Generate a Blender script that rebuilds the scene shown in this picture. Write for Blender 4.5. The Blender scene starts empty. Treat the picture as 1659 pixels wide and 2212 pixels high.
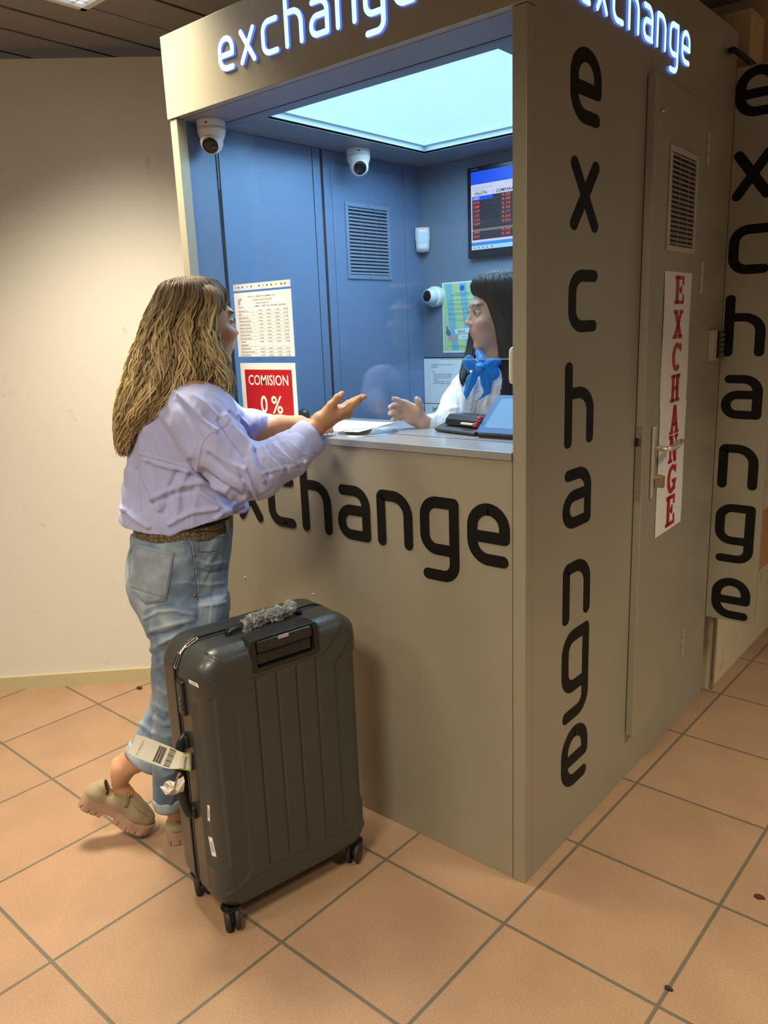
import bpy, bmesh, math, random
import numpy as np
from mathutils import Vector, Matrix
from mathutils.bvhtree import BVHTree

# ------------------------------------------------------------------ camera
scene = bpy.context.scene
COL = scene.collection
CAM = np.array([0.94628, -1.63107, 1.49356])
CROT = (1.33939894, 0.03875696, 0.70009049)
FPX = 1699.27
PW, PH_ = 1659.0, 2212.0
cd = bpy.data.cameras.new('camera'); cam = bpy.data.objects.new('camera', cd); COL.objects.link(cam)
cam.location = CAM; cam.rotation_euler = CROT
cd.sensor_width = 36; cd.sensor_fit = 'AUTO'; cd.lens = FPX / PH_ * 36; cd.clip_start = 0.02
scene.camera = cam
# ------------------------------------------------------------------ world, exposure
scene.view_settings.view_transform = 'Standard'; scene.view_settings.look = 'None'
scene.view_settings.gamma = 1; scene.view_settings.use_curve_mapping = False
scene.view_settings.exposure = 0.0
w = bpy.data.worlds.new('world'); scene.world = w; w.use_nodes = True
w.node_tree.nodes['Background'].inputs[0].default_value = (1.0, .86, .68, 1)
w.node_tree.nodes['Background'].inputs[1].default_value = .26
# ------------------------------------------------------------------ lamps of the hall (square ceiling fixtures) and of the kiosk
WARM = (1.0, .87, .655)
HALL = [(-1.352, -.32, 33, 108), (-1.35, -2.72, 33, 122), (.15, -1.95, 47, 152), (1.75, .5, 34, 110), (1.75, 2.7, 52, 125)]   # x, y, watts, spread
def area(name, loc, size, size_y, power, color, spread=160, rot=(0, 0, 0)):
    d = bpy.data.lights.new(name, 'AREA'); d.shape = 'RECTANGLE'; d.size = size; d.size_y = size_y
    d.energy = power; d.color = color; d.spread = math.radians(spread)
    o = bpy.data.objects.new(name, d); o.location = loc; o.rotation_euler = rot; COL.objects.link(o); return o
for i, (x, y, p, spr) in enumerate(HALL):
    area('ceiling_lamp', (x, y, 2.53), .52, .52, p, WARM, spr)
area('kiosk_lamp', (-.628, .618, 2.1745), .83, .80, 21, (.44, .72, 1.0), 170)

# ------------------------------------------------------------------ pixel helpers (a pixel of the photograph and a distance give a point in the place)
def euler_m(rx, ry, rz): return np.array((Matrix.Rotation(rz, 3, 'Z') @ Matrix.Rotation(ry, 3, 'Y') @ Matrix.Rotation(rx, 3, 'X')))
CM = euler_m(*CROT)
FH = np.array([-0.65124189, 0.75887022, 0.]); RH = np.array([.75887022, .65124189, 0.])
def ray(u, v): return CM @ np.array([(u - PW / 2) / FPX, -(v - PH_ / 2) / FPX, -1.])
def L(u, v, h):                      # -> (side, forward, height) in the people's frame
    r = ray(u, v); P = r * (h / (r @ FH)); return np.array([P @ RH, h, CAM[2] + P[2]])
def toW(p):
    p = np.asarray(p, float)
    return CAM * np.array([1, 1, 0]) + p[..., 0:1] * RH + p[..., 1:2] * FH + p[..., 2:3] * np.array([0, 0, 1.])
def WP(u, v, h): return toW(L(u, v, h))
def px_of(P):
    d = (np.asarray(P) - CAM) @ CM
    return PW / 2 + FPX * d[..., 0] / -d[..., 2], PH_ / 2 - FPX * d[..., 1] / -d[..., 2]
def pl(u, v, ax, val):
    r = ray(u, v); return CAM + r * (val - CAM[ax]) / r[ax]

# ------------------------------------------------------------------ materials
def nodes_of(m): return m.node_tree.nodes, m.node_tree.links
def mat(name, col, rough=.5, metal=0, emis=None, es=0, bump=None, var=None, spec=None, coat=0, trans=0, ior=None, sheen=0, coord='Object'):
    """bump=(scale,strength[,detail]); var=(scale, amount) colour variation of the surface itself"""
    m = bpy.data.materials.new(name); m.use_nodes = True; N, K = nodes_of(m); b = N['Principled BSDF']
    b.inputs['Base Color'].default_value = (*col, 1); b.inputs['Roughness'].default_value = rough; b.inputs['Metallic'].default_value = metal
    if spec is not None: b.inputs['Specular IOR Level'].default_value = spec
    if coat: b.inputs['Coat Weight'].default_value = coat; b.inputs['Coat Roughness'].default_value = .15
    if trans: b.inputs['Transmission Weight'].default_value = trans
    if sheen: b.inputs['Sheen Weight'].default_value = sheen
    if emis: b.inputs['Emission Color'].default_value = (*emis, 1); b.inputs['Emission Strength'].default_value = es
    tc = N.new('ShaderNodeTexCoord')
    if bump:
        n = N.new('ShaderNodeTexNoise'); n.inputs['Scale'].default_value = bump[0]; n.inputs['Detail'].default_value = bump[2] if len(bump) > 2 else 3
        K.new(tc.outputs[coord], n.inputs['Vector']); bp = N.new('ShaderNodeBump'); bp.inputs['Strength'].default_value = bump[1]; bp.inputs['Distance'].default_value = .004
        K.new(n.outputs['Fac'], bp.inputs['Height']); K.new(bp.outputs['Normal'], b.inputs['Normal'])
    if var:
        n = N.new('ShaderNodeTexNoise'); n.inputs['Scale'].default_value = var[0]; n.inputs['Detail'].default_value = 4
        K.new(tc.outputs[coord], n.inputs['Vector']); r = N.new('ShaderNodeValToRGB'); a = var[1]
        r.color_ramp.elements[0].position = .3; r.color_ramp.elements[1].position = .7
        r.color_ramp.elements[0].color = (*[c * (1 - a) for c in col], 1); r.color_ramp.elements[1].color = (*[min(1, c * (1 + a)) for c in col], 1)
        K.new(n.outputs['Fac'], r.inputs['Fac']); K.new(r.outputs['Color'], b.inputs['Base Color'])
    return m
M = {}
M['kiosk'] = mat('kiosk_paint', (.36, .335, .255), .42, .25, bump=(900, .06), var=(3, .04))
M['inner2'] = mat('back_panel', (.185, .225, .285), .42, .2, bump=(700, .05), var=(2.5, .05))
M['inner'] = mat('interior_panel', (.15, .225, .36), .42, .2, bump=(700, .05), var=(2.5, .05))
M['soffit'] = mat('soffit_panel', (.25, .27, .31), .45, .2)
M['dark'] = mat('dark_gap', (.012, .012, .016), .7)
M['vinyl'] = mat('black_vinyl', (.010, .009, .008), .5, spec=.12)
M['glow'] = mat('lit_face', (.8, .9, 1), .4, emis=(.50, .80, 1.0), es=1.25)
M['glowside'] = mat('lit_side', (.1, .2, .6), .4, emis=(.08, .22, 1.0), es=.8)
M['panel'] = mat('light_panel', (.8, .9, .95), .5, emis=(.45, .83, .91), es=1.0)
M['lamp'] = mat('lamp_diffuser', (.8, .85, .9), .5, emis=(.85, .93, 1.0), es=1.1, var=(60, .1))
M['steel'] = mat('steel', (.62, .60, .56), .25, 1, bump=(200, .05))
M['counter'] = mat('counter_top', (.40, .40, .40), .28, .4, var=(6, .05))
M['white'] = mat('white_plastic', (.75, .74, .72), .35, bump=(300, .03))
M['black'] = mat('black_plastic', (.012, .012, .012), .35, bump=(500, .08))
M['lens'] = mat('dark_lens', (.006, .006, .007), .08)
M['paper'] = mat('paper', (.80, .79, .77), .65, bump=(60, .08))
M['ink'] = mat('ink', (.03, .03, .035), .7)
M['red'] = mat('red_print', (.45, .006, .012), .45)
M['cream'] = mat('cream_plastic', (.78, .70, .48), .4)
M['rubber'] = mat('rubber', (.02, .018, .016), .6, bump=(300, .1))

# ------------------------------------------------------------------ mesh builder
class MB:
    def __init__(s): s.v = []; s.f = []
    def add(s, v, f):
        n = len(s.v); s.v.extend([tuple(map(float, a)) for a in v]); s.f.extend([tuple(n + i for i in q) for q in f]); return s
    def box(s, lo, hi):
        (a, b, c), (d, e, g) = lo, hi
        return s.add([(a, b, c), (d, b, c), (d, e, c), (a, e, c), (a, b, g), (d, b, g), (d, e, g), (a, e, g)],
                     [(0, 3, 2, 1), (4, 5, 6, 7), (0, 1, 5, 4), (1, 2, 6, 5), (2, 3, 7, 6), (3, 0, 4, 7)])
    def obox(s, c, ax, hf):            # centre, three unit axes, half sizes
        c = np.array(c, float); ax = [np.array(a, float) for a in ax]; n = len(s.v)
        V = [c + sx * hf[0] * ax[0] + sy * hf[1] * ax[1] + sz * hf[2] * ax[2] for sz in (-1, 1) for sx, sy in ((-1, -1), (1, -1), (1, 1), (-1, 1))]
        return s.add(V, [(0, 3, 2, 1), (4, 5, 6, 7), (0, 1, 5, 4), (1, 2, 6, 5), (2, 3, 7, 6), (3, 0, 4, 7)])
    def tube(s, pts, r, n=8, caps=True, flat=None):
        pts = [np.array(p, float) for p in pts]; m = len(pts)
        rs = list(r) if hasattr(r, '__len__') else [r] * m
        up = None; V = []
        for i, p in enumerate(pts):
            t = pts[min(i + 1, m - 1)] - pts[max(i - 1, 0)]; t /= np.linalg.norm(t) + 1e-12
            if up is None:
                up = np.array([0, 0, 1.]) if abs(t[2]) < .9 else np.array([1., 0, 0])
                if flat is not None: up = np.array(flat[0], float)
            a = np.cross(t, up); a /= np.linalg.norm(a) + 1e-12; b = np.cross(a, t); up = b
            kb = flat[1] if flat is not None else 1
            for k in range(n):
                q = 2 * math.pi * k / n; V.append(p + rs[i] * (math.cos(q) * a + kb * math.sin(q) * b))
        F = [(i * n + k, i * n + (k + 1) % n, (i + 1) * n + (k + 1) % n, (i + 1) * n + k) for i in range(m - 1) for k in range(n)]
        if caps: F += [tuple(range(n))[::-1], tuple((m - 1) * n + k for k in range(n))]
        return s.add(V, F)
    def lathe(s, o, axis, prof, n=24, caps=True):   # prof: (r, t along axis)
        o = np.array(o, float); t = np.array(axis, float); t /= np.linalg.norm(t)
        a = np.cross(t, (0, 0, 1.) if abs(t[2]) < .9 else (1., 0, 0)); a /= np.linalg.norm(a); b = np.cross(t, a)
        V = [o + t * z + r * (math.cos(2 * math.pi * k / n) * a + math.sin(2 * math.pi * k / n) * b) for r, z in prof for k in range(n)]
        F = [(i * n + k, i * n + (k + 1) % n, (i + 1) * n + (k + 1) % n, (i + 1) * n + k) for i in range(len(prof) - 1) for k in range(n)]
        if caps: F += [tuple(range(n))[::-1], tuple((len(prof) - 1) * n + k for k in range(n))]
        return s.add(V, F)
    def prism(s, poly, o, ex, ey, ez, d):   # polygon in the (ex,ey) plane, extruded d along ez
        o, ex, ey, ez = [np.array(a, float) for a in (o, ex, ey, ez)]; n = len(poly)
        V = [o + ex * x + ey * y for x, y in poly] + [o + ex * x + ey * y + ez * d for x, y in poly]
        return s.add(V, [tuple(range(n))[::-1], tuple(range(n, 2 * n))] + [(i, (i + 1) % n, n + (i + 1) % n, n + i) for i in range(n)])
def mesh_obj(name, v, f, m, parent=None, smooth=False, bevel=0, off=None, recalc=True):
    me = bpy.data.meshes.new(name)
    v = np.asarray(v, float)
    if off is not None: v = v - np.asarray(off)
    me.from_pydata(v.tolist(), [], [tuple(map(int, q)) for q in f]) if not isinstance(f, np.ndarray) else fast(me, v, f)
    if not isinstance(f, np.ndarray) and recalc:
        bm = bmesh.new(); bm.from_mesh(me); bmesh.ops.recalc_face_normals(bm, faces=bm.faces); bm.to_mesh(me); bm.free()
    if smooth: me.polygons.foreach_set('use_smooth', [True] * len(me.polygons))
    if m is not None:
        for mm in (m if isinstance(m, (list, tuple)) else [m]): me.materials.append(mm)
    o = bpy.data.objects.new(name, me); COL.objects.link(o)
    if parent: o.parent = parent
    if bevel:
        b = o.modifiers.new('bevel', 'BEVEL'); b.width = bevel; b.segments = 2; b.limit_method = 'ANGLE'
    return o
def fast(me, v, f):
    n, k = f.shape
    me.vertices.add(len(v)); me.vertices.foreach_set('co', v.astype(np.float32).ravel())
    me.loops.add(n * k); me.loops.foreach_set('vertex_index', f.astype(np.int32).ravel())
    me.polygons.add(n); me.polygons.foreach_set('loop_start', np.arange(0, n * k, k, dtype=np.int32)); me.polygons.foreach_set('loop_total', np.full(n, k, np.int32))
    me.update(); me.validate()
def tag(o, label, cat, group=None, kind=None):
    if label: o['label'] = label
    if cat: o['category'] = cat
    if group: o['group'] = group
    if kind: o['kind'] = kind
    return o
class Thing:
    """an Empty at the thing's base; parts are given in world coordinates"""
    def __init__(s, name, loc, label, cat, group=None):
        s.o = bpy.data.objects.new(name, None); s.o.empty_display_size = .05; COL.objects.link(s.o)
        s.loc = np.array(loc, float); s.o.location = loc; tag(s.o, label, cat, group)
    def part(s, name, mb, m, parent=None, smooth=False, bevel=0, label=None):
        o = mesh_obj(name, mb.v, mb.f, m, parent or s.o, smooth, bevel, s.loc, not getattr(mb, 'keep', False))
        if label: o['label'] = label
        return o
def struct(name, mb, m, label=None):
    o = mesh_obj(name, mb.v, mb.f, m); o['kind'] = 'structure'
    if label: o['label'] = label
    return o
def copy_tree(o, parent=None):
    c = o.copy(); COL.objects.link(c)
    if parent: c.parent = parent
    for ch in list(o.children): copy_tree(ch, c)
    return c

# ------------------------------------------------------------------ lettering
_tc = {}
def text_geo(s, bold=0.0, shear=0.0):
    key = (s, bold, shear)
    if key not in _tc:
        c = bpy.data.curves.new('t', 'FONT'); c.body = s; c.size = 1; c.offset = bold; c.shear = shear; c.resolution_u = 3; c.fill_mode = 'BOTH'
        o = bpy.data.objects.new('t', c); COL.objects.link(o); dg = bpy.context.evaluated_depsgraph_get()
        me = bpy.data.meshes.new_from_object(o.evaluated_get(dg))
        V = np.array([v.co[:2] for v in me.vertices]) if len(me.vertices) else np.zeros((0, 2)); F = [tuple(p.vertices) for p in me.polygons]
        bpy.data.objects.remove(o); bpy.data.curves.remove(c); bpy.data.meshes.remove(me); _tc[key] = (V, F)
    return _tc[key]
def text(mb, s, o, ex, ey, h=None, w=None, bold=0., align='L', cap=.729):
    """o = left (or centre/right) end of the baseline; h = cap height; w = total width"""
    V, F = text_geo(s, bold)
    if not len(V): return
    o, ex, ey = [np.array(a, float) for a in (o, ex, ey)]
    x0, x1 = V[:, 0].min(), V[:, 0].max(); sy = h / cap; sx = w / (x1 - x0) if w else sy
    X = (V[:, 0] - x0) * sx; tw = (x1 - x0) * sx
    X -= {'L': 0, 'C': tw / 2, 'R': tw}[align]
    mb.add(o + X[:, None] * ex + (V[:, 1] * sy)[:, None] * ey, F)
def fillet(pts, rad):
    out = [np.array(pts[0], float)]
    for i in range(1, len(pts) - 1):
        p, a, b = np.array(pts[i], float), np.array(pts[i - 1], float), np.array(pts[i + 1], float)
        r = rad[i] if isinstance(rad, (list, tuple)) else rad
        if r <= 0: out.append(p); continue
        da, db = (a - p), (b - p); la, lb = np.linalg.norm(da), np.linalg.norm(db); da /= la; db /= lb
        r = min(r, la * .999, lb * .999); A, B = p + da * r, p + db * r; c = p + (da + db) * r
        if abs(da @ db) < .05:
            for k in range(11):
                t = math.pi / 2 * k / 10; out.append(c - db * r * math.cos(t) - da * r * math.sin(t))
        else:
            for k in range(9):
                t = k / 8; out.append((1 - t) ** 2 * A + 2 * t * (1 - t) * p + t * t * B)
    out.append(np.array(pts[-1], float)); return out
def stroke(mb, path, hs, o, ex, ey, ez, d, sx, sy):
    """rounded-end stroke of half width hs, extruded d along ez"""
    p = [np.array(q, float) for q in path]; q = [p[0]]
    for a in p[1:]:
        if np.linalg.norm(a - q[-1]) > 1e-5: q.append(a)
    p = q; m = len(p); Lf, Rt = [], []
    for i in range(m):
        t = p[min(i + 1, m - 1)] - p[max(i - 1, 0)]; t /= np.linalg.norm(t); n = np.array([-t[1], t[0]])
        k = 1.
        if 0 < i < m - 1:
            t1 = p[i] - p[i - 1]; t1 /= np.linalg.norm(t1); k = min(1.5, 1 / max(.3, abs(t1 @ t)))
        Lf.append(p[i] + n * hs * k); Rt.append(p[i] - n * hs * k)
    def P(a, z): return o + ex * a[0] * sx + ey * a[1] * sy + ez * z
    o, ex, ey, ez = [np.array(a, float) for a in (o, ex, ey, ez)]
    def cap(c, t):
        a0 = math.atan2(t[1], t[0]); return [c + hs * np.array([math.cos(a0 + x), math.sin(a0 + x)]) for x in np.linspace(-math.pi / 2, math.pi / 2, 11)]
    for z0, z1 in ((0, d),):
        V = [P(a, z1) for a in Lf] + [P(a, z1) for a in Rt] + [P(a, z0) for a in Lf] + [P(a, z0) for a in Rt]; F = []
        for i in range(m - 1): F += [(i, i + 1, m + i + 1, m + i), (i, 2 * m + i, 2 * m + i + 1, i + 1), (m + i, m + i + 1, 3 * m + i + 1, 3 * m + i)]
        fl_ = np.dot(np.cross(ex, ey), ez) > 0
        O_ = (lambda F: [q[::-1] for q in F]) if fl_ else (lambda F: F)
        mb.add(V, O_(F))
        for c, t in ((p[0], p[0] - p[1]), (p[-1], p[-1] - p[-2])):
            q = cap(c, t); k = len(q)
            mb.add([P(a, z1) for a in q] + [P(a, z0) for a in q], O_([tuple(range(k))[::-1]] + [(i, i + 1, k + i + 1, k + i) for i in range(k - 1)]))
A_, B_ = .095, .685
GL = {
 'e': [([(.66, A_), (A_, A_), (A_, .905), (B_, .905), (B_, .46)], [0, .30, .30, .30, 0]), ([(B_, .46), (A_ + .06, .46)], 0)],
 'x': [([(.12, .905), (.66, A_)], 0), ([(.66, .905), (.12, A_)], 0)],
 'c': [([(.66, .905), (A_, .905), (A_, A_), (.66, A_)], .26)],
 'h': [([(A_, 1.33), (A_, A_)], 0), ([(A_, .905), (B_, .905), (B_, A_)], [0, .33, 0])],
 'a': [([(.14, .905), (B_, .905), (B_, A_)], [0, .28, 0]), ([(B_, A_), (A_, A_), (A_, .55), (B_ - .06, .55)], [0, .22, .22, 0])],
 'n': [([(A_, A_), (A_, .905), (B_, .905), (B_, A_)], [0, .05, .33, 0])],
 'g': [([(B_ - .06, A_ + .02), (A_, A_ + .02), (A_, .905), (B_, .905)], [0, .24, .24, 0]), ([(B_, .905), (B_, -.33), (.14, -.33)], [0, .22, 0])],
}
def glyph(ch, o, ex, ey, ez, d, sx, sy, hs=.095):
    mb = MB(); mb.keep = True
    for i, (pts, rad) in enumerate(GL[ch]): stroke(mb, fillet(pts, rad) if len(pts) > 2 else pts, hs, o, ex, ey, ez, d * (1 + .12 * i), sx, sy)
    return mb

# ------------------------------------------------------------------ implicit surfaces (one continuous skin from many blended shapes)
class Vol:
    def __init__(s, lo, hi, h):
        s.lo = np.array(lo, float); s.h = h; s.n = (np.ceil((np.array(hi) - s.lo) / h).astype(int) + 1)
        s.f = np.full(s.n, .2, np.float32)
    def _g(s, lo, hi):
        a = np.maximum(0, np.floor((np.array(lo) - s.lo) / s.h).astype(int)); b = np.minimum(s.n, np.ceil((np.array(hi) - s.lo) / s.h).astype(int) + 1)
        if (b <= a).any(): return None
        g = [(s.lo[i] + s.h * np.arange(a[i], b[i])).astype(np.float32) for i in range(3)]
        return tuple(slice(a[i], b[i]) for i in range(3)), g[0][:, None, None], g[1][None, :, None], g[2][None, None, :]
    def _op(s, sl, d, k, op):
        F = s.f[sl]
        if op == 'u':
            if k <= 0: F[...] = np.minimum(F, d); return
            h = np.clip(.5 + .5 * (F - d) / k, 0, 1); F[...] = F * (1 - h) + d * h - k * h * (1 - h)
        elif op == 's':
            d = -d; h = np.clip(.5 - .5 * (F - d) / max(k, 1e-5), 0, 1); F[...] = F * (1 - h) + d * h + k * h * (1 - h)
    def cone(s, a, b, ra, rb=None, k=.01, flat=None, op='u'):
        a, b = np.array(a, float), np.array(b, float); rb = ra if rb is None else rb; R = max(ra, rb) * 1.05 + k + 3 * s.h
        g = s._g(np.minimum(a, b) - R, np.maximum(a, b) + R)
        if g is None: return s
        sl, X, Y, Z = g; ba = b - a; q = max(ba @ ba, 1e-9); x, y, z = X - a[0], Y - a[1], Z - a[2]
        t = np.clip((x * ba[0] + y * ba[1] + z * ba[2]) / q, 0, 1); x, y, z = x - t * ba[0], y - t * ba[1], z - t * ba[2]
        d2 = x * x + y * y + z * z
        if flat is not None:
            n = np.array(flat[0], float); n /= np.linalg.norm(n); c = x * n[0] + y * n[1] + z * n[2]; d2 = d2 + c * c * (1 / flat[1] ** 2 - 1)
        s._op(sl, np.sqrt(np.maximum(d2, 0)) - (ra + (rb - ra) * t), k, op); return s
    def chain(s, pts, rs, k=.01, flat=None, op='u'):
        for i in range(len(pts) - 1): s.cone(pts[i], pts[i + 1], rs[i], rs[i + 1], k, flat, op)
        return s
    def ell(s, c, r, ax=None, k=.01, op='u'):
        c = np.array(c, float); r = np.array(r, float); R = r.max() + k + 3 * s.h; g = s._g(c - R, c + R)
        if g is None: return s
        sl, X, Y, Z = g; x, y, z = X - c[0], Y - c[1], Z - c[2]; ax = np.eye(3) if ax is None else ax; e = 0; e2 = 0
        for i in range(3):
            q = (x * ax[i][0] + y * ax[i][1] + z * ax[i][2]) / r[i]; e = e + q * q; e2 = e2 + q * q / r[i] ** 2
        e = np.sqrt(e) + 1e-6; s._op(sl, e * (e - 1) / (np.sqrt(e2) + 1e-6), k, op); return s
    def sect(s, rows, k=.01, p=2.2, op='u'):
        """rows (top to bottom): z, centre side, centre forward, half width A, half depth B"""
        rows = np.array(sorted(rows, key=lambda q: q[0]), float); z0, z1 = rows[0, 0], rows[-1, 0]
        lo = [min(rows[:, 1] - rows[:, 3]) - k - .01, min(rows[:, 2] - rows[:, 4]) - k - .01, z0 - k - .01]
        hi = [max(rows[:, 1] + rows[:, 3]) + k + .01, max(rows[:, 2] + rows[:, 4]) + k + .01, z1 + k + .01]
        g = s._g(lo, hi)
        if g is None: return s
        sl, X, Y, Z = g; zz = np.clip(Z, z0, z1); I = [smooth_interp(zz.ravel(), rows[:, 0], rows[:, i])[None, None, :].astype(np.float32) for i in (1, 2, 3, 4)]
        e = (np.abs((X - I[0]) / I[2]) ** p + np.abs((Y - I[1]) / I[3]) ** p) ** (1 / p)
        d = (e - 1) * np.minimum(I[2], I[3]); d = np.maximum(d, np.maximum(z0 - Z, Z - z1)); s._op(sl, d, k, op); return s
    def mesh(s):
        f = s.f; ins = f < 0; n = s.n
        c = ins[:-1, :-1, :-1].astype(np.int8)
        for dx in (0, 1):
            for dy in (0, 1):
                for dz in (0, 1):
                    if dx + dy + dz: c = c + ins[dx:n[0] - 1 + dx, dy:n[1] - 1 + dy, dz:n[2] - 1 + dz]
        act = (c > 0) & (c < 8); ci = np.argwhere(act); idx = np.full(act.shape, -1, np.int32); idx[act] = np.arange(len(ci))
        corners = [(a, b, d) for a in (0, 1) for b in (0, 1) for d in (0, 1)]
        val = {q: f[ci[:, 0] + q[0], ci[:, 1] + q[1], ci[:, 2] + q[2]] for q in corners}
        P = np.zeros((len(ci), 3)); W = np.zeros(len(ci))
        for a in corners:
            for ax in range(3):
                if a[ax]: continue
                b = list(a); b[ax] = 1; b = tuple(b); va, vb = val[a], val[b]; cr = (va < 0) != (vb < 0)
                t = np.where(cr, va / np.where(cr, va - vb, 1), 0); q = np.array(a, float)[None, :].repeat(len(ci), 0); q[:, ax] += t
                P += q * cr[:, None]; W += cr
        V = s.lo + s.h * (ci + P / W[:, None]); Q = []
        for ax in range(3):
            a = ins.take(range(0, n[ax] - 1), ax); b = ins.take(range(1, n[ax]), ax); e = np.argwhere(a != b); o1, o2 = [i for i in range(3) if i != ax]
            e = e[(e[:, o1] > 0) & (e[:, o2] > 0) & (e[:, o1] < n[o1] - 1) & (e[:, o2] < n[o2] - 1)]
            cs = []
            for d1, d2 in ((0, 0), (1, 0), (1, 1), (0, 1)):
                q = e.copy(); q[:, o1] -= d1; q[:, o2] -= d2; cs.append(idx[q[:, 0], q[:, 1], q[:, 2]])
            cs = np.stack(cs, 1); fl = a[e[:, 0], e[:, 1], e[:, 2]] ^ (ax != 1); cs[fl] = cs[fl][:, ::-1]; Q.append(cs)
        return V, np.concatenate(Q)
def smooth_interp(x, xs, ys):
    i = np.clip(np.searchsorted(xs, x) - 1, 0, len(xs) - 2); t = (x - xs[i]) / (xs[i + 1] - xs[i]); m = np.gradient(ys, xs); h = xs[i + 1] - xs[i]
    return (2 * t ** 3 - 3 * t ** 2 + 1) * ys[i] + (t ** 3 - 2 * t ** 2 + t) * h * m[i] + (-2 * t ** 3 + 3 * t ** 2) * ys[i + 1] + (t ** 3 - t ** 2) * h * m[i + 1]
def vnormals(V, F):
    n = np.zeros_like(V); a = np.cross(V[F[:, 2]] - V[F[:, 0]], V[F[:, 3]] - V[F[:, 1]])
    for i in range(4): np.add.at(n, F[:, i], a)
    return n / (np.linalg.norm(n, axis=1, keepdims=True) + 1e-12)
def relax(V, F, it=1, lam=.5):
    E = np.concatenate([F[:, [0, 1]], F[:, [1, 2]], F[:, [2, 3]], F[:, [3, 0]]])
    for _ in range(it):
        s = np.zeros_like(V); c = np.zeros(len(V)); np.add.at(s, E[:, 0], V[E[:, 1]]); np.add.at(s, E[:, 1], V[E[:, 0]]); np.add.at(c, E[:, 0], 1); np.add.at(c, E[:, 1], 1)
        V = V + lam * (s / np.maximum(c, 1)[:, None] - V)
    return V
def wave_noise(P, seed, scale, n=14):
    r = np.random.RandomState(seed); out = np.zeros(len(P)); Q = P.copy()
    for i in range(n):
        d = r.normal(size=3); d /= np.linalg.norm(d); fq = scale * (1.0 + 2.2 * r.rand()); out += np.sin(Q @ d * fq + r.rand() * 7) / n ** .5
        if i % 3 == 0: Q = Q + .012 * np.stack([np.sin(P @ (d * scale) + j) for j in (1, 2, 3)], 1)
    return out
def seg_dist(u, v, pts):
    best = np.full(len(u), 1e9)
    for (x0, y0), (x1, y1) in zip(pts[:-1], pts[1:]):
        dx, dy = x1 - x0, y1 - y0; q = dx * dx + dy * dy + 1e-9; t = np.clip(((u - x0) * dx + (v - y0) * dy) / q, 0, 1)
        best = np.minimum(best, np.hypot(u - x0 - t * dx, v - y0 - t * dy))
    return best
def normals_out(vol, V):            # gradient of the field = outward normal
    h = vol.h; g = np.zeros_like(V); I = (V - vol.lo) / h; i0 = np.clip(np.round(I).astype(int), 1, vol.n - 2)
    for ax in range(3):
        a = i0.copy(); b = i0.copy(); a[:, ax] += 1; b[:, ax] -= 1
        g[:, ax] = vol.f[a[:, 0], a[:, 1], a[:, 2]] - vol.f[b[:, 0], b[:, 1], b[:, 2]]
    return g / (np.linalg.norm(g, axis=1, keepdims=True) + 1e-12)
def vol_world(vol, folds=(), noise=None, smooth=1):
    """mesh the volume, push folds (strokes given where the photograph shows them) along the normals, return world verts"""
    V, F = vol.mesh(); N = normals_out(vol, V)
    if smooth: V = relax(V, F, smooth)
    Wd = toW(V); Nw = N[:, :1] * RH + N[:, 1:2] * FH + N[:, 2:] * np.array([0, 0, 1.])
    if len(folds):
        u, v = px_of(Wd); vd = CAM - Wd; vd /= np.linalg.norm(vd, axis=1, keepdims=True); fac = np.clip((Nw * vd).sum(1) * 3 + .6, 0, 1); dsp = np.zeros(len(V))
        for pts, wd, amp in folds:
            d = seg_dist(u, v, pts); dsp += amp * np.exp(-(d / wd) ** 2)
        Wd = Wd + Nw * (dsp * fac)[:, None]
    if noise:
        for sd, sc, am in noise: Wd = Wd + Nw * (am * wave_noise(Wd * np.array([1, 1, .6]), sd, sc))[:, None]
    return Wd, F
def set_cols(o, cols):
    a = o.data.color_attributes.new('Col', 'FLOAT_COLOR', 'POINT'); c = np.ones((len(cols), 4), np.float32); c[:, :3] = cols; a.data.foreach_set('color', c.ravel())
def vcol_mat(name, rough=.5, bump=None, sss=0, spec=.5, sheen=0, stretch=None):
    m = mat(name, (.5, .5, .5), rough, bump=bump, spec=spec, sheen=sheen); N, K = nodes_of(m)
    a = N.new('ShaderNodeAttribute'); a.attribute_name = 'Col'; K.new(a.outputs['Color'], N['Principled BSDF'].inputs['Base Color'])
    if sss: N['Principled BSDF'].inputs['Subsurface Weight'].default_value = sss; N['Principled BSDF'].inputs['Subsurface Radius'].default_value = (.01, .004, .002); N['Principled BSDF'].inputs['Subsurface Scale'].default_value = .6
    return m

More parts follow.
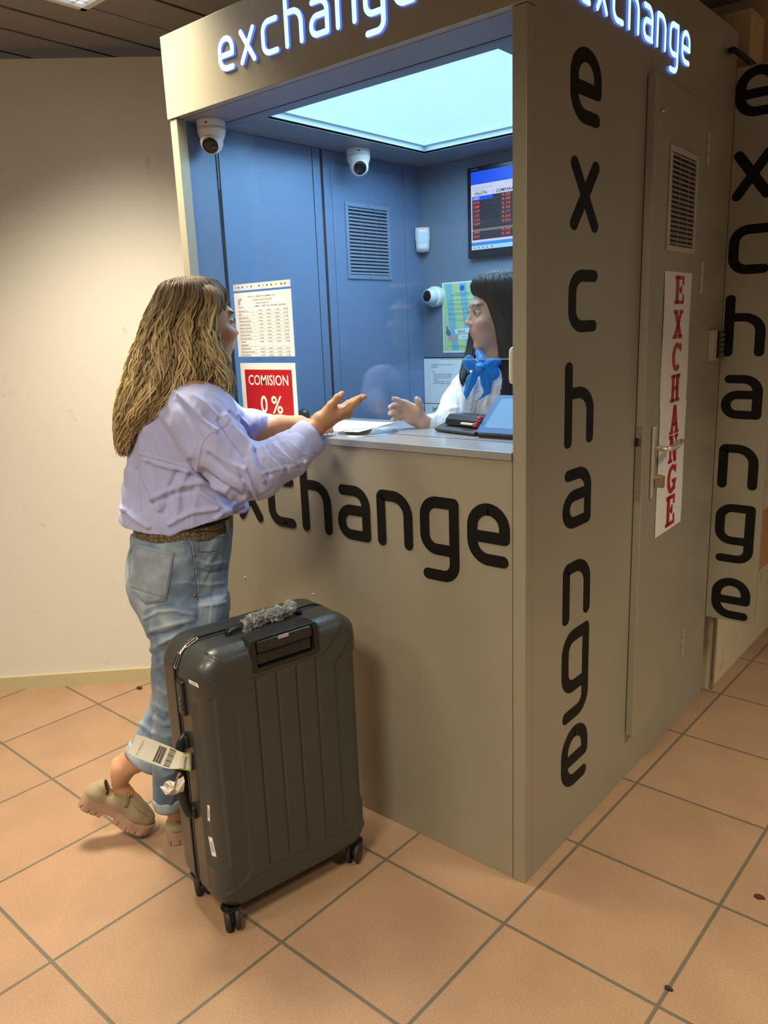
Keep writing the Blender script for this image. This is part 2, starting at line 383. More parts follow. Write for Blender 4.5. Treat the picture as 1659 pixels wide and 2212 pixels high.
# ================================================================== the setting
X3, Y3, Z3 = np.eye(3)
TS, YAW = .4, -.01708164
GO = np.array([math.cos(YAW) * -.36460166 - math.sin(YAW) * -.55903091, math.sin(YAW) * -.36460166 + math.cos(YAW) * -.55903091, 0])
def tile_mat():
    m = bpy.data.materials.new('terracotta_tiles'); m.use_nodes = True; N, K = nodes_of(m); b = N['Principled BSDF']; tc = N.new('ShaderNodeTexCoord')
    br = N.new('ShaderNodeTexBrick'); br.offset = 0; br.squash = 1
    for k, v in (('Scale', 1), ('Mortar Size', .0050), ('Mortar Smooth', .15), ('Brick Width', TS), ('Row Height', TS), ('Bias', 0)): br.inputs[k].default_value = v
    br.inputs['Color1'].default_value = (.365, .228, .138, 1); br.inputs['Color2'].default_value = (.340, .211, .126, 1); br.inputs['Mortar'].default_value = (.135, .112, .080, 1)
    K.new(tc.outputs['Object'], br.inputs['Vector'])
    n1 = N.new('ShaderNodeTexNoise'); n1.inputs['Scale'].default_value = 260; n1.inputs['Detail'].default_value = 2; K.new(tc.outputs['Object'], n1.inputs['Vector'])
    n2 = N.new('ShaderNodeTexNoise'); n2.inputs['Scale'].default_value = 5; n2.inputs['Detail'].default_value = 5; K.new(tc.outputs['Object'], n2.inputs['Vector'])
    r1 = N.new('ShaderNodeValToRGB'); r1.color_ramp.elements[0].position = .35; r1.color_ramp.elements[0].color = (.86, .84, .82, 1); r1.color_ramp.elements[1].position = .68; r1.color_ramp.elements[1].color = (1.12, 1.14, 1.16, 1); K.new(n1.outputs['Fac'], r1.inputs['Fac'])
    r2 = N.new('ShaderNodeValToRGB'); r2.color_ramp.elements[0].position = .3; r2.color_ramp.elements[0].color = (.90, .89, .88, 1); r2.color_ramp.elements[1].position = .7; r2.color_ramp.elements[1].color = (1.06, 1.06, 1.05, 1); K.new(n2.outputs['Fac'], r2.inputs['Fac'])
    mx = N.new('ShaderNodeMix'); mx.data_type = 'RGBA'; mx.blend_type = 'MULTIPLY'; mx.inputs[0].default_value = 1; K.new(br.outputs['Color'], mx.inputs[6]); K.new(r1.outputs['Color'], mx.inputs[7])
    my = N.new('ShaderNodeMix'); my.data_type = 'RGBA'; my.blend_type = 'MULTIPLY'; my.inputs[0].default_value = 1; K.new(mx.outputs[2], my.inputs[6]); K.new(r2.outputs['Color'], my.inputs[7])
    K.new(my.outputs[2], b.inputs['Base Color']); b.inputs['Roughness'].default_value = .55
    bp = N.new('ShaderNodeBump'); bp.inputs['Strength'].default_value = .35; bp.inputs['Distance'].default_value = .003; bp.invert = True; K.new(br.outputs['Fac'], bp.inputs['Height'])
    b2 = N.new('ShaderNodeBump'); b2.inputs['Strength'].default_value = .15; b2.inputs['Distance'].default_value = .001; K.new(n1.outputs['Fac'], b2.inputs['Height']); K.new(bp.outputs['Normal'], b2.inputs['Normal']); K.new(b2.outputs['Normal'], b.inputs['Normal'])
    return m
M['tiles'] = tile_mat()
fl = struct('floor', MB().box((-6, -7, -.05), (7, 9, 0)), M['tiles']); fl.location = GO; fl.rotation_euler = (0, 0, YAW)
# plastered wall behind the customer, running at 45 degrees and ending at the kiosk
WA, WD = np.array([-2.458, -.314, 0]), np.array([.71228, .70189, 0]); WN = np.array([.70189, -.71228, 0])   # point, direction, normal to the room
wend = (-1.285 - WA[0]) / WD[0]
def wall_mat():
    m = mat('plaster', (.66, .645, .59), .6, bump=(45, .12, 5)); N, K = nodes_of(m); b = N['Principled BSDF']; tc = N.new('ShaderNodeTexCoord')
    n = N.new('ShaderNodeTexNoise'); n.inputs['Scale'].default_value = 9; n.inputs['Detail'].default_value = 8; n.inputs['Roughness'].default_value = .7; K.new(tc.outputs['Object'], n.inputs['Vector'])
    r = N.new('ShaderNodeValToRGB'); r.color_ramp.elements[0].position = .27; r.color_ramp.elements[0].color = (.50, .45, .38, 1); r.color_ramp.elements[1].position = .36; r.color_ramp.elements[1].color = (.66, .645, .59, 1)
    K.new(n.outputs['Fac'], r.inputs['Fac']); K.new(r.outputs['Color'], b.inputs['Base Color']); return m
M['plaster'] = wall_mat()
def wallbox(a, b, z0, z1, th, front=0.):
    P, Q = WA + WD * a + WN * front, WA + WD * b + WN * front; mb = MB()
    v = [P, Q, Q - WN * th, P - WN * th]
    return mb.add([(q[0], q[1], z0) for q in v] + [(q[0], q[1], z1) for q in v], [(0, 1, 2, 3), (7, 6, 5, 4), (0, 4, 5, 1), (1, 5, 6, 2), (2, 6, 7, 3), (3, 7, 4, 0)])
struct('wall_left', wallbox(-4.2, wend, 0, 2.515, .1), M['plaster'])
M['skirt'] = mat('skirting', (.50, .44, .27), .4, bump=(30, .15))
struct('baseboard_left', wallbox(-4.2, wend - .01, 0, .06, .012, .012), M['skirt'])
# metal strip ceiling
M['strip'] = mat('ceiling_strip', (.27, .25, .225), .45, .25)
xs = [-2.245 - .2 * i for i in range(12)][::-1] + [-2.02, -1.835, -1.65, -1.45] + [-1.45 + .2 * i for i in range(1, 23)]
cm = MB()
for a, b in zip(xs[:-1], xs[1:]):
    for (x0, x1, y0, y1) in [(a + (.004 if abs(a + 1.65) < .01 else .009), b - (.002 if abs(b + 1.65) < .01 else .008), -5.5, 1.58)]:
        cm.box((x0, y0, 2.56), (x1, y1, 2.575))
struct('ceiling', cm, M['strip'])
struct('ceiling_void', MB().box((-4.7, -5.5, 2.62), (3, 1.58, 2.66)), M['dark'])
# right-hand corridor wall with its painted bands, and the beam above it
def band_mat():
    m = mat('banded_wall', (.62, .55, .38), .45); N, K = nodes_of(m); b = N['Principled BSDF']; tc = N.new('ShaderNodeTexCoord'); sx = N.new('ShaderNodeSeparateXYZ'); K.new(tc.outputs['Object'], sx.inputs[0])
    r = N.new('ShaderNodeValToRGB'); r.color_ramp.interpolation = 'CONSTANT'; mr = N.new('ShaderNodeMath'); mr.operation = 'DIVIDE'; mr.inputs[1].default_value = 2.6; K.new(sx.outputs['Z'], mr.inputs[0]); K.new(mr.outputs[0], r.inputs['Fac'])
    e = r.color_ramp.elements; e[0].position = 0; e[0].color = (.62, .55, .38, 1); e[1].position = .341 / 2.6; e[1].color = (.55, .27, .11, 1)
    for p, c in ((.623 / 2.6, (.64, .57, .40, 1)), (.817 / 2.6, (.50, .53, .47, 1)), (1.5 / 2.6, (.52, .36, .19, 1))): q = e.new(p); q.color = c
    n = N.new('ShaderNodeTexNoise'); n.inputs['Scale'].default_value = 14; n.inputs['Detail'].default_value = 6; K.new(tc.outputs['Object'], n.inputs['Vector']); q = N.new('ShaderNodeValToRGB'); q.color_ramp.elements[0].position = .3; q.color_ramp.elements[0].color = (.8, .78, .74, 1); q.color_ramp.elements[1].position = .42; q.color_ramp.elements[1].color = (1, 1, 1, 1); K.new(n.outputs['Fac'], q.inputs['Fac'])
    mx = N.new('ShaderNodeMix'); mx.data_type = 'RGBA'; mx.blend_type = 'MULTIPLY'; mx.inputs[0].default_value = 1; K.new(r.outputs['Color'], mx.inputs[6]); K.new(q.outputs['Color'], mx.inputs[7]); K.new(mx.outputs[2], b.inputs['Base Color']); return m
M['band'] = band_mat()
struct('wall_right', MB().box((-.2, 1.46, 0), (.012, 7.5, 2.49)), M['band'])
struct('trim_1', MB().box((.012, 1.455, 0), (.02, 1.478, .9)), M['steel'])
M['beam'] = mat('beam_paint', (.40, .29, .18), .5, var=(4, .06))
struct('trim_2', MB().box((-.4, 1.582, 2.49), (3, 7.5, 2.64)), M['beam'])
struct('trim_3', MB().box((.012, 1.62, 0.9), (.03, 1.66, 2.49)), M['beam'])
# hall lamps: the same square louvred fixture over and over
def ceiling_light(x, y, label):
    t = Thing('ceiling_light', (x, y, 2.55), label, 'ceiling light', 'square ceiling lights of the hall')
    f = MB(); s = .303
    for a, b, c, d in ((-s, -s, s, -s + .02), (-s, s - .02, s, s), (-s, -s, -s + .02, s), (s - .02, -s, s, s)): f.box((x + a, y + b, 2.545), (x + c, y + d, 2.60))
    t.part('frame', f, M['white']); t.part('diffuser', MB().box((x - s + .02, y - s + .02, 2.558), (x + s - .02, y + s - .02, 2.565)), M['lamp'])
    g = MB()
    for k in range(-5, 6): g.box((x + k * .05 - .001, y - s + .02, 2.55), (x + k * .05 + .001, y + s - .02, 2.558)); g.box((x - s + .02, y + k * .05 - .001, 2.55), (x + s - .02, y + k * .05 + .001, 2.558))
    t.part('louvre', g, M['steel'])
ceiling_light(-1.352, -.32, 'square ceiling light above the pale wall, cut by the top edge of the view')
ceiling_light(-1.35, -2.72, 'square ceiling light further out in the hall on the wall side')
ceiling_light(.15, -1.95, 'square ceiling light above and behind the viewer')
ceiling_light(1.75, .5, 'square ceiling light over the corridor side of the kiosk')
# small litter lying on the floor
def litter(u, v, r, lab, m):
    p = pl(u, v, 2, 0); mb = MB(); rnd = random.Random(int(u)); q = [(p[0] + r * (1 + .5 * rnd.random()) * math.cos(a) * 1.3, p[1] + r * (.7 + .5 * rnd.random()) * math.sin(a)) for a in np.linspace(0, 5.6, 8)]
    mb.prism(q, (0, 0, .0005), X3, Y3, Z3, .004); o = mesh_obj('litter_crumb', [np.array(a) - p for a in mb.v], mb.f, m); o.location = p; tag(o, lab, 'litter')
litter(301, 1487, .011, 'dark crumb of litter on the tile by the pale wall', M['rubber'])
litter(1640, 1939, .008, 'small dark red crumb on the floor tile at the right', mat('red_crumb', (.10, .01, .01), .6))
litter(1444, 2137, .006, 'tiny dark speck on the grout line near the bottom right', M['rubber'])

# ================================================================== the kiosk
KX0 = -1.27
K_ = Thing('exchange_kiosk', (-.635, .69, 0), 'grey metal currency exchange kiosk with blue-lit counter window and black lettering', 'kiosk')
kp = K_.part
fp = kp('front_panel', MB().box((-1.235, 0, .0), (-.0385, .02, 1.165)), M['kiosk'], bevel=.001)
kp('corner_post', MB().box((-.0365, -.001, 0), (0, .035, 2.1465)), M['kiosk'], bevel=.0015)
kp('corner_post', MB().box((KX0, -.001, 0), (-1.2365, .035, 2.1465)), M['kiosk'], bevel=.0015)
sp = kp('side_panel', MB().box((-.02, .0355, 0), (0, 1.38, 2.40)), M['kiosk'], bevel=.001)
kp('outer_wall', MB().box((KX0, .036, 0), (-1.258, 1.38, 2.38)), M['kiosk'])
kp('outer_wall', MB().box((KX0, 1.36, 0), (-.021, 1.38, 2.38)), M['kiosk'])
fa = kp('fascia', MB().box((-1.277, -.005, 2.148), (0.0, .02, 2.382)), M['kiosk'], bevel=.0015)
kp('fascia', MB().box((-.019, -.0045, 2.1485), (0.0005, .036, 2.40)), M['kiosk'])
kp('roof', MB().box((KX0, .02, 2.36), (-.02, 1.38, 2.38)), M['kiosk'])
# counter with a round opening for the tray
def counter():
    bm = bmesh.new(); cx, cy, R = -.622, .138, .084
    outer = [bm.verts.new(p) for p in ((-1.235, -.004, 0), (-.0385, -.004, 0), (-.0385, .41, 0), (-1.235, .41, 0))]
    inner = [bm.verts.new((cx + R * math.cos(a), cy + R * math.sin(a), 0)) for a in np.linspace(0, 2 * math.pi, 49)[:-1]]
    E = [bm.edges.new((l[i], l[(i + 1) % len(l)])) for l in (outer, inner) for i in range(len(l))]
    bmesh.ops.triangle_fill(bm, edges=E, use_beauty=True)
    for f in bm.faces:
        if f.normal.z < 0: f.normal_flip()
    fs = list(bm.faces); r = bmesh.ops.extrude_face_region(bm, geom=fs)
    for e in r['geom']:
        if isinstance(e, bmesh.types.BMVert): e.co.z -= .02
    bmesh.ops.recalc_face_normals(bm, faces=bm.faces); bm.verts.ensure_lookup_table(); bm.verts.index_update()
    mb = MB(); mb.add([(v.co.x, v.co.y, v.co.z + 1.1855) for v in bm.verts], [tuple(v.index for v in f.verts) for f in bm.faces]); bm.free(); return mb
co = kp('counter', counter(), M['counter'], bevel=.0012)
kp('counter_seam', MB().box((-.53, .139, 1.1855), (-.0385, .1415, 1.1862)), M['dark'], parent=co)
tr = kp('coin_tray', MB().lathe((-.622, .138, 1.1855), Z3, [(.092, .0), (.092, .0018), (.085, .0022), (.080, .0005), (.062, -.0105), (.030, -.0145), (.001, -.0150)], 64, caps=False), M['steel'], smooth=True)
# front panel lettering, chips in the vinyl
pitch = .1535
for i, ch in enumerate('exchange'):
    x0 = -.176 + .004 - pitch * (7 - i) - (.012 if ch in 'hx' else 0) * 0
    kp('vinyl_letter', glyph(ch, (x0, -.0008, .889), X3, Z3, -Y3, .0008, .163, .163), M['vinyl'], parent=fp)
chip = MB()
for u, v, a, b, t in ((617, 1130, .016, .006, .2), (715, 1133, .005, .005, 0), (783, 1155, .020, .005, -.15), (762, 1152, .008, .003, -.1), (529, 1246, .009, .005, .8), (677, 1282, .008, .004, 0), (664, 1143, .003, .002, 0), (820, 1174, .002, .003, 0)):
    p = pl(u, v, 1, -.001); q = [(a * .5 * math.cos(s) * (1 + .25 * math.sin(3 * s + u)), b * .6 * math.sin(s)) for s in np.linspace(0, 6.28, 13)[:-1]]
    kp('paint_chip', MB().prism([(x * math.cos(t) - y * math.sin(t), x * math.sin(t) + y * math.cos(t)) for x, y in q], p, X3, Z3, -Y3, .0006), M['paper'], parent=fp)
# lit sign letters
for i, ch in enumerate('exchange'):
    for (o, ex, ez, par) in (((-1.003 + .0925 * i, -.006, 2.218), X3, -Y3, fa), ((.0005, .213 + .0925 * i, 2.203), Y3, X3, sp)):
        q = glyph(ch, o, ex, Z3, ez, .005, .094, .094, .078)
        l = kp('illuminated_letter', q, [M['glow'], M['glowside']], parent=par)
        for pg in l.data.polygons:
            if abs(pg.normal.dot(Vector(ez))) < .5: pg.material_index = 1
# tall letters down the side
col = [('e', .197, 1.951, 2.119), ('x', .200, 1.705, 1.874), ('c', .203, 1.460, 1.614), ('h', .191, 1.168, 1.388), ('a', .187, .947, 1.110), ('n', .194, .680, .853), ('g', .194, .379, .654), ('e', .199, .163, .352)]
for ch, y0, z0, z1 in col:
    hgt = {'h': 1.425, 'g': 1.425}.get(ch, 1.0); s = (z1 - z0) / hgt; zb = z0 + (.425 * s if ch == 'g' else 0)
    kp('vinyl_letter', glyph(ch, (.0002, y0, zb), Y3, Z3, X3, .0008, .163 / .78, s), M['vinyl'], parent=sp)
# soffit with the light box cut into it
sf = MB(); X0, X1, Yo0, Yo1 = -1.055, -.2, .205, 1.03
for a in ((-1.258, .02, X0, 1.25), (X1, .02, -.02, 1.25), (X0, .02, X1, Yo0), (X0, Yo1, X1, 1.25)): sf.box((a[0], a[1], 2.147), (a[2], a[3], 2.155))
kp('soffit', sf, M['soffit'])
kp('soffit_groove', MB().box((-1.25, .146, 2.1462), (-.04, .150, 2.1472)), M['dark'])
lb = MB()
for a in ((X0 - .006, Yo0 - .006, X0, Yo1 + .006), (X1, Yo0 - .006, X1 + .006, Yo1 + .006), (X0, Yo0 - .006, X1, Yo0), (X0, Yo1, X1, Yo1 + .006)): lb.box((a[0], a[1], 2.1475), (a[2], a[3], 2.182))
fr = kp('light_box_rim', lb, mat('white_rim', (.30, .36, .44), .5))
kp('light_panel', MB().box((X0, Yo0, 2.177), (X1, Yo1, 2.181)), M['panel'], label='glowing cyan-white ceiling panel')
# interior cladding: left side (with the closed rear door), back wall, right side
def clad(boxes, name='interior_panel', m='inner', bev=.0012):
    for a, b in boxes: kp(name, MB().box(a, b), M[m], bevel=bev)
XL = -1.25
clad([((XL - .007, .036, 1.1), (XL, .150, 2.146)), ((XL - .007, .165, 1.1), (XL, .598, 2.146)), ((XL - .007, .602, 1.1), (XL + .001, .640, 2.146)), ((XL - .007, .656, .0), (XL, 1.137, 2.146)), ((XL - .007, 1.141, 0), (XL, 1.25, 2.146))])
kp('glass_and_gap_strip', MB().box((XL - .009, .150, 1.186), (XL - .003, .165, 2.147)), M['dark'])
kp('glass_and_gap_strip', MB().box((XL - .009, .640, .2), (XL - .004, .656, 2.147)), M['dark'])  # dark backing strip that blackens the gap beside the door; holds no glass
dl = kp('interior_door', MB().box((XL - .002, .697, .1), (XL + .004, 1.069, 2.104)), M['inner'], bevel=.0025)
kp('back_wall', MB().box((-1.258, 1.25, 1.352), (-.02, 1.262, 2.146)), M['inner2'])
kp('back_wall', MB().box((-1.258, 1.244, 0), (-.02, 1.262, 1.348)), M['inner2'], bevel=.002)
kp('inner_side_wall', MB().box((-.026, .036, 0), (-.021, 1.25, 2.146)), M['inner'])
def vent(o, ex, ey, ez, wdt, hgt, n, m, par, fw=.016):
    """o lower left corner on the surface, ex along, ey up, ez out"""
    f = MB(); o, ex, ey, ez = [np.array(a, float) for a in (o, ex, ey, ez)]
    def b(mb, x0, y0, x1, y1, z0, z1): mb.obox(o + ex * (x0 + x1) / 2 + ey * (y0 + y1) / 2 + ez * (z0 + z1) / 2, (ex, ey, ez), ((x1 - x0) / 2, (y1 - y0) / 2, (z1 - z0) / 2))
    b(f, 0, 0, wdt, fw, 0, .006); b(f, 0, hgt - fw, wdt, hgt, 0, .006); b(f, 0, fw, fw, hgt - fw, 0, .006); b(f, wdt - fw, fw, wdt, hgt - fw, 0, .006)
    g = kp('vent_grille', f, m, parent=par, bevel=.0015)
    k = MB(); b(k, fw, fw, wdt - fw, hgt - fw, .0002, .0006); kp('vent_backing', k, M['dark'], parent=par)
    s = MB(); st = (hgt - 2 * fw) / n
    for i in range(n):
        c = o + ex * wdt / 2 + ey * (fw + st * (i + .5)) + ez * .0035; ay = ey * .8 - ez * .6 if True else ey; ay = ay / np.linalg.norm(ay); az = np.cross(ex, ay)
        s.obox(c, (ex, ay, az), (wdt / 2 - fw, st * .36, .0006))
    for x in (wdt / 3, wdt * 2 / 3): b(s, x - .0006, fw, x + .0006, hgt - fw, .005, .006)
    kp('vent_slats', s, m, parent=par)
    q = MB()
    for y in (fw * .5, hgt - fw * .5): kp('vent_screw', MB().lathe(o + ex * wdt / 2 + ey * y + ez * .006, ez, [(.003, 0), (.003, .001), (.001, .0015)], 10), M['steel'], parent=par)
M['ventin'] = mat('vent_blue_grey', (.22, .30, .42), .35, .35)
vent((XL + .004, .760, 1.683), Y3, Z3, X3, .268, .288, 19, M['ventin'], dl)
# glass pane: one clear sheet with the pass-through opening at its lower right
def glass_mat():
    m = bpy.data.materials.new('window_glass'); m.use_nodes = True; N, K = nodes_of(m); N.clear(); o = N.new('ShaderNodeOutputMaterial'); t = N.new('ShaderNodeBsdfTransparent'); t.inputs[0].default_value = (.975, .99, .985, 1)
    g = N.new('ShaderNodeBsdfGlossy'); g.inputs['Roughness'].default_value = .0; fz = N.new('ShaderNodeFresnel'); ge = N.new('ShaderNodeNewGeometry'); im = N.new('ShaderNodeMix'); im.inputs[2].default_value = 1.5; im.inputs[3].default_value = .66667; K.new(ge.outputs['Backfacing'], im.inputs[0]); K.new(im.outputs[0], fz.inputs['IOR']); mx = N.new('ShaderNodeMixShader')
    K.new(fz.outputs[0], mx.inputs[0]); K.new(t.outputs[0], mx.inputs[1]); K.new(g.outputs[0], mx.inputs[2]); K.new(mx.outputs[0], o.inputs[0]); return m
M['glass'] = glass_mat()
gp = MB(); gy0, gy1 = .155, .160
gp.prism([(XL, 1.192), (-.40, 1.192), (-.40, 1.36), (-.36, 1.40), (-.04, 1.40), (-.04, 2.146), (XL, 2.146)], (0, gy0, 0), X3, Z3, Y3, gy1 - gy0)
gl = kp('window_pane', gp, M['glass'])
kp('pane_edge', MB().box((-.36, gy0 - .0005, 1.3985), (-.04, gy1 + .0005, 1.4005)), mat('glass_edge', (.45, .5, .5), .2), parent=gl)
# cream pull on the post
pc = pl(1108, 790, 1, .05)
pa, pb = pl(1104.5, 754, 1, .146), pl(1104.5, 826, 1, .146); kp('pull_grip', MB().tube([pa + (0, .009, .0), pa + (0, .002, -.002), pa + (0, 0, -.01), pb + (0, 0, .01), pb + (0, .002, .002), pb + (0, .009, 0)], .0062, 10), M['cream'], smooth=True, label='small cream pull handle')
# ---- the service door in the side face: slightly proud, opening edge towards the counter
HY, EY, TP = 1.118, .640, .026
dY = np.array([TP - .004, EY - HY, 0]); dlen = np.linalg.norm(dY); dY /= dlen; dX = np.array([-dY[1], dY[0], 0])       # dY from hinge to free edge, dX outwards
if dX[0] < 0: dX = -dX
def dpt(y, z, out=0): return np.array([.004, HY, 0]) + dY * (HY - y) + dX * out + np.array([0, 0, z])
dd = kp('door', MB().obox(dpt((HY + EY) / 2, 1.146, -.012), (dY, dX, Z3), (dlen / 2, .012, .985)), M['kiosk'], bevel=.002, label='service door in the side wall')
kp('door_gap', MB().box((.0001, HY + .001, .16), (.0006, HY + .0035, 2.133)), M['dark'], parent=dd)
for z0, z1 in ((1.956, 2.056), (1.557, 1.661), (.270, .377)):
    q = MB()
    for k in range(3): q.lathe((.006, HY + .004, z0 + (z1 - z0) * k / 3 + .001), Z3, [(.0065, 0), (.0065, (z1 - z0) / 3 - .002)], 12)
    kp('hinge', q, mat('hinge_grey', (.42, .39, .32), .4, .5), parent=dd, smooth=False)
vent(dpt(1.024, 1.680, .0003), -dY * -1 * 1.0 if False else (dY), Z3, dX, .258, .290, 19, mat('vent_beige', (.52, .46, .37), .4, .2), dd)
q = MB(); q.obox(np.array([.013, EY - .0012, 1.063]), (X3, Z3, Y3), (.0105, .115, .0012)); lockp = kp('lock_plate', q, M['steel'], parent=dd, bevel=.001)
q = MB(); q.box((.004, EY - .006, 1.115), (.012, EY - .002, 1.14)); kp('key_slot', MB().box((.016, EY - .0035, 1.115), (.018, EY - .002, 1.14)), M['black'], parent=dd); kp('dead_bolt', MB().box((.006, EY - .003, 1.03), (.014, EY - .0022, 1.062)), M['steel'], parent=dd)
for z in (.965, 1.165, .985): kp('lock_screw', MB().lathe((.013, EY - .0024, z), -Y3, [(.0035, 0), (.002, .001)], 10), M['steel'], parent=dd)
kp('latch', q, M['black'], parent=dd)
# handle
hp = MB(); hp.obox(dpt(.716, 1.055, .006), (dY, Z3, dX), (.012, .112, .005)); hpl = kp('handle_plate', hp, mat('brushed_silver', (.72, .68, .60), .3, .7), parent=dd, bevel=.004)
lv = MB(); a0 = dpt(.716, 1.100, .01); a1 = dpt(.716, 1.100, .052); path = fillet([a0, a1, dpt(.76, 1.100, .056), dpt(.838, 1.108, .050)], [0, .012, .02, 0])
lv.tube(path, [.009] * (len(path) - 9) + list(np.linspace(.009, .0105, 8)) + [.0085], 14)
kp('lever_handle', lv, bpy.data.materials['brushed_silver'], parent=dd, smooth=True)
lc = MB(); lc.lathe(dpt(.722, 1.008, .01), dX, [(.010, 0), (.010, .022)], 16); lc.obox(dpt(.724, .996, .026), (dY, Z3, dX), (.010, .018, .012)); kp('lock_cylinder', lc, mat('brass_grey', (.42, .36, .24), .35, .7), parent=dd, bevel=.001)
kp('door_knob', MB().lathe(dpt(.688, 2.044, .0), dX, [(.006, 0), (.007, .004), (.004, .008), (.001, .009)], 14), mat('knob_brass', (.6, .5, .3), .3, .8), parent=dd, smooth=True)
# key pad beside the door
kk = kp('keypad_box', MB().box((.0, 1.243, 1.333), (.016, 1.29, 1.437)), mat('keypad_grey', (.5, .46, .38), .35, .3), bevel=.0015)
kp('keypad', MB().box((.0, 1.30, 1.340), (.022, 1.352, 1.432)), M['black'], bevel=.002)
q = MB()
for i in range(3):
    for j in range(5): q.box((.022, 1.306 + i * .015, 1.346 + j * .017), (.0235, 1.317 + i * .015, 1.357 + j * .017))
kp('keypad_keys', q, mat('grey_keys', (.12, .12, .12), .5), bevel=.0008)

# ================================================================== paper sheets, signs
def serif_letter(mb, ch, o, ex, ey, w, h):
    o, ex, ey = [np.array(a, float) for a in (o, ex, ey)]
    def q(*pts):
        mb.add([o + ex * x * w + ey * y * h for x, y in pts], [tuple(range(len(pts)))])
    def r(x0, y0, x1, y1): q((x0, y0), (x1, y0), (x1, y1), (x0, y1))
    if ch == 'E': r(.12, 0, .42, 1); r(0, 0, 1, .13); r(0, .87, .95, 1); r(.4, .44, .72, .57); r(.62, .36, .74, .66); r(.85, .1, 1, .34); r(.82, .68, .95, .9)
    elif ch == 'X': q((.08, .92), (.40, .92), (.94, .08), (.60, .08)); q((.62, .92), (.90, .92), (.40, .08), (.10, .08)); r(0, .88, .45, 1); r(.58, .88, 1, 1); r(0, 0, .42, .12); r(.52, 0, 1, .12)
    elif ch == 'H': r(.12, 0, .38, 1); r(.62, 0, .88, 1); r(.3, .43, .7, .57); [r(a, b, a + .46, b + .12) for a in (0, .54) for b in (0, .88)]
    elif ch == 'A': q((.38, 1), (.62, 1), (.36, .1), (.12, .1)); q((.38, 1), (.64, 1), (.92, .1), (.62, .1)); r(.28, .28, .72, .40); r(0, 0, .42, .12); r(.55, 0, 1, .12)
    elif ch == 'N': r(.12, 0, .32, 1); r(.70, 0, .88, 1); q((.12, 1), (.40, 1), (.88, 0), (.62, 0)); r(0, 0, .44, .12); r(0, .88, .35, 1); r(.56, .88, 1, 1)
    elif ch in 'CG':
        n = 28; P = []
        for i in range(n + 1):
            t = math.radians(48 + (312 - 48) * i / n); P.append((.52 + .50 * math.cos(t), .5 + .5 * math.sin(t), .54 + .24 * math.cos(t), .5 + .33 * math.sin(t)))
        for a, b in zip(P[:-1], P[1:]): q((a[0], a[1]), (a[2], a[3]), (b[2], b[3]), (b[0], b[1]))
        r(.84, .68, .96, .97)
        if ch == 'G': r(.55, .36, 1.02, .48); r(.72, .08, .94, .4)
def door_sheet(z0, z1, word, rows, lab, yoff):
    t = Thing('paper_sign', dpt(.9, z0, .001), lab, 'sign'); a, b = .766 + yoff, 1.022 + yoff
    N_ = 10; mb = MB(); V = []
    for k in range(2):
        for i in range(N_ + 1):
            for j in range(N_ + 1):
                yy = b + (a - b) * i / N_; zz = z0 + (z1 - z0) * j / N_; V.append(dpt(yy, zz, .0012 + .0008 * k + .0012 * math.sin(i * .9 + z0) * math.sin(j * .7)))
    n1 = (N_ + 1) ** 2; F = [(i * (N_ + 1) + j, (i + 1) * (N_ + 1) + j, (i + 1) * (N_ + 1) + j + 1, i * (N_ + 1) + j + 1) for i in range(N_) for j in range(N_)]
    mb.add(V, F + [tuple(n1 + q for q in f)[::-1] for f in F]); s = t.part('sheet', mb, M['paper'], smooth=True)
    k = MB()
    for ch, (za, zb) in zip(word, rows): serif_letter(k, ch, dpt(.936 + yoff, za, .0036) if False else dpt(.860 + yoff, za, .0036), -dY, Z3, .088, zb - za)
    t.part('red_lettering', k, M['red'], parent=s)
def zr(u, v): return pl(u, v, 0, .018)[2]
def rows(L_): return [(zr(u, b), zr(u, a)) for u, a, b in L_]
door_sheet(1.217, 1.622, 'EXCH', rows([(1452, 595, 657), (1450, 670, 733), (1448, 742, 804), (1446, 812, 871)]), 'white paper sheet with red letters EXCH down the service door, the upper one', 0)
door_sheet(.800, 1.219, 'ANGE', rows([(1444, 879, 941), (1442, 944, 1003), (1439, 1009, 1071), (1437, 1076, 1141)]), 'white paper sheet with red letters ANGE behind the door handle, the lower one', .006)
def sheet(name, lab, x0, x1, z0, z1, y, th=.0006, m=None, tilt=0.):
    t = Thing(name, ((x0 + x1) / 2, y, z0), lab, 'sign'); s = t.part('sheet', MB().box((x0, y, z0), (x1, y + th, z1)), m or M['paper']); return t, s
# rate list in a punched sleeve, taped to the glass
gy = gy0 - .0012
t, s = sheet('rate_list', 'printed rate table in a clear punched sleeve taped inside the window, above the red sign', -1.216, -.936, 1.412, 1.622, gy)
t.part('sleeve_strip', MB().box((-1.216, gy - .0003, 1.629), (-.936, gy, 1.650)), mat('sleeve_white', (.62, .66, .66), .3))
q = MB()
for i, x in enumerate((.05, .10, .17, .26, .33, .47, .54, .61, .68, .76, .85, .91)):
    q.prism([(.0032 * (1 if i % 3 else .5) * math.cos(a), .0032 * math.sin(a)) for a in np.linspace(0, 6.28, 11)[:-1]], (-1.216 + .28 * x, gy - .0004, 1.6395), X3, Z3, -Y3, .0003)
t.part('punch_holes', q, M['ink'])
q = MB(); zt = 1.605; yy = gy - .0004
text(q, 'Firma C.S.V. ADRIATIC & COMPANY S.R.L.', (-1.076, yy, zt), X3, Z3, .0052, .135, .004, 'C')
text(q, 'CURSURI LA DATA 09.10.2023', (-1.076, yy, zt - .011), X3, Z3, .0052, .095, .004, 'C'); text(q, 'Comision practicat 0%', (-1.076, yy, zt - .021), X3, Z3, .0048, .066, .004, 'C')
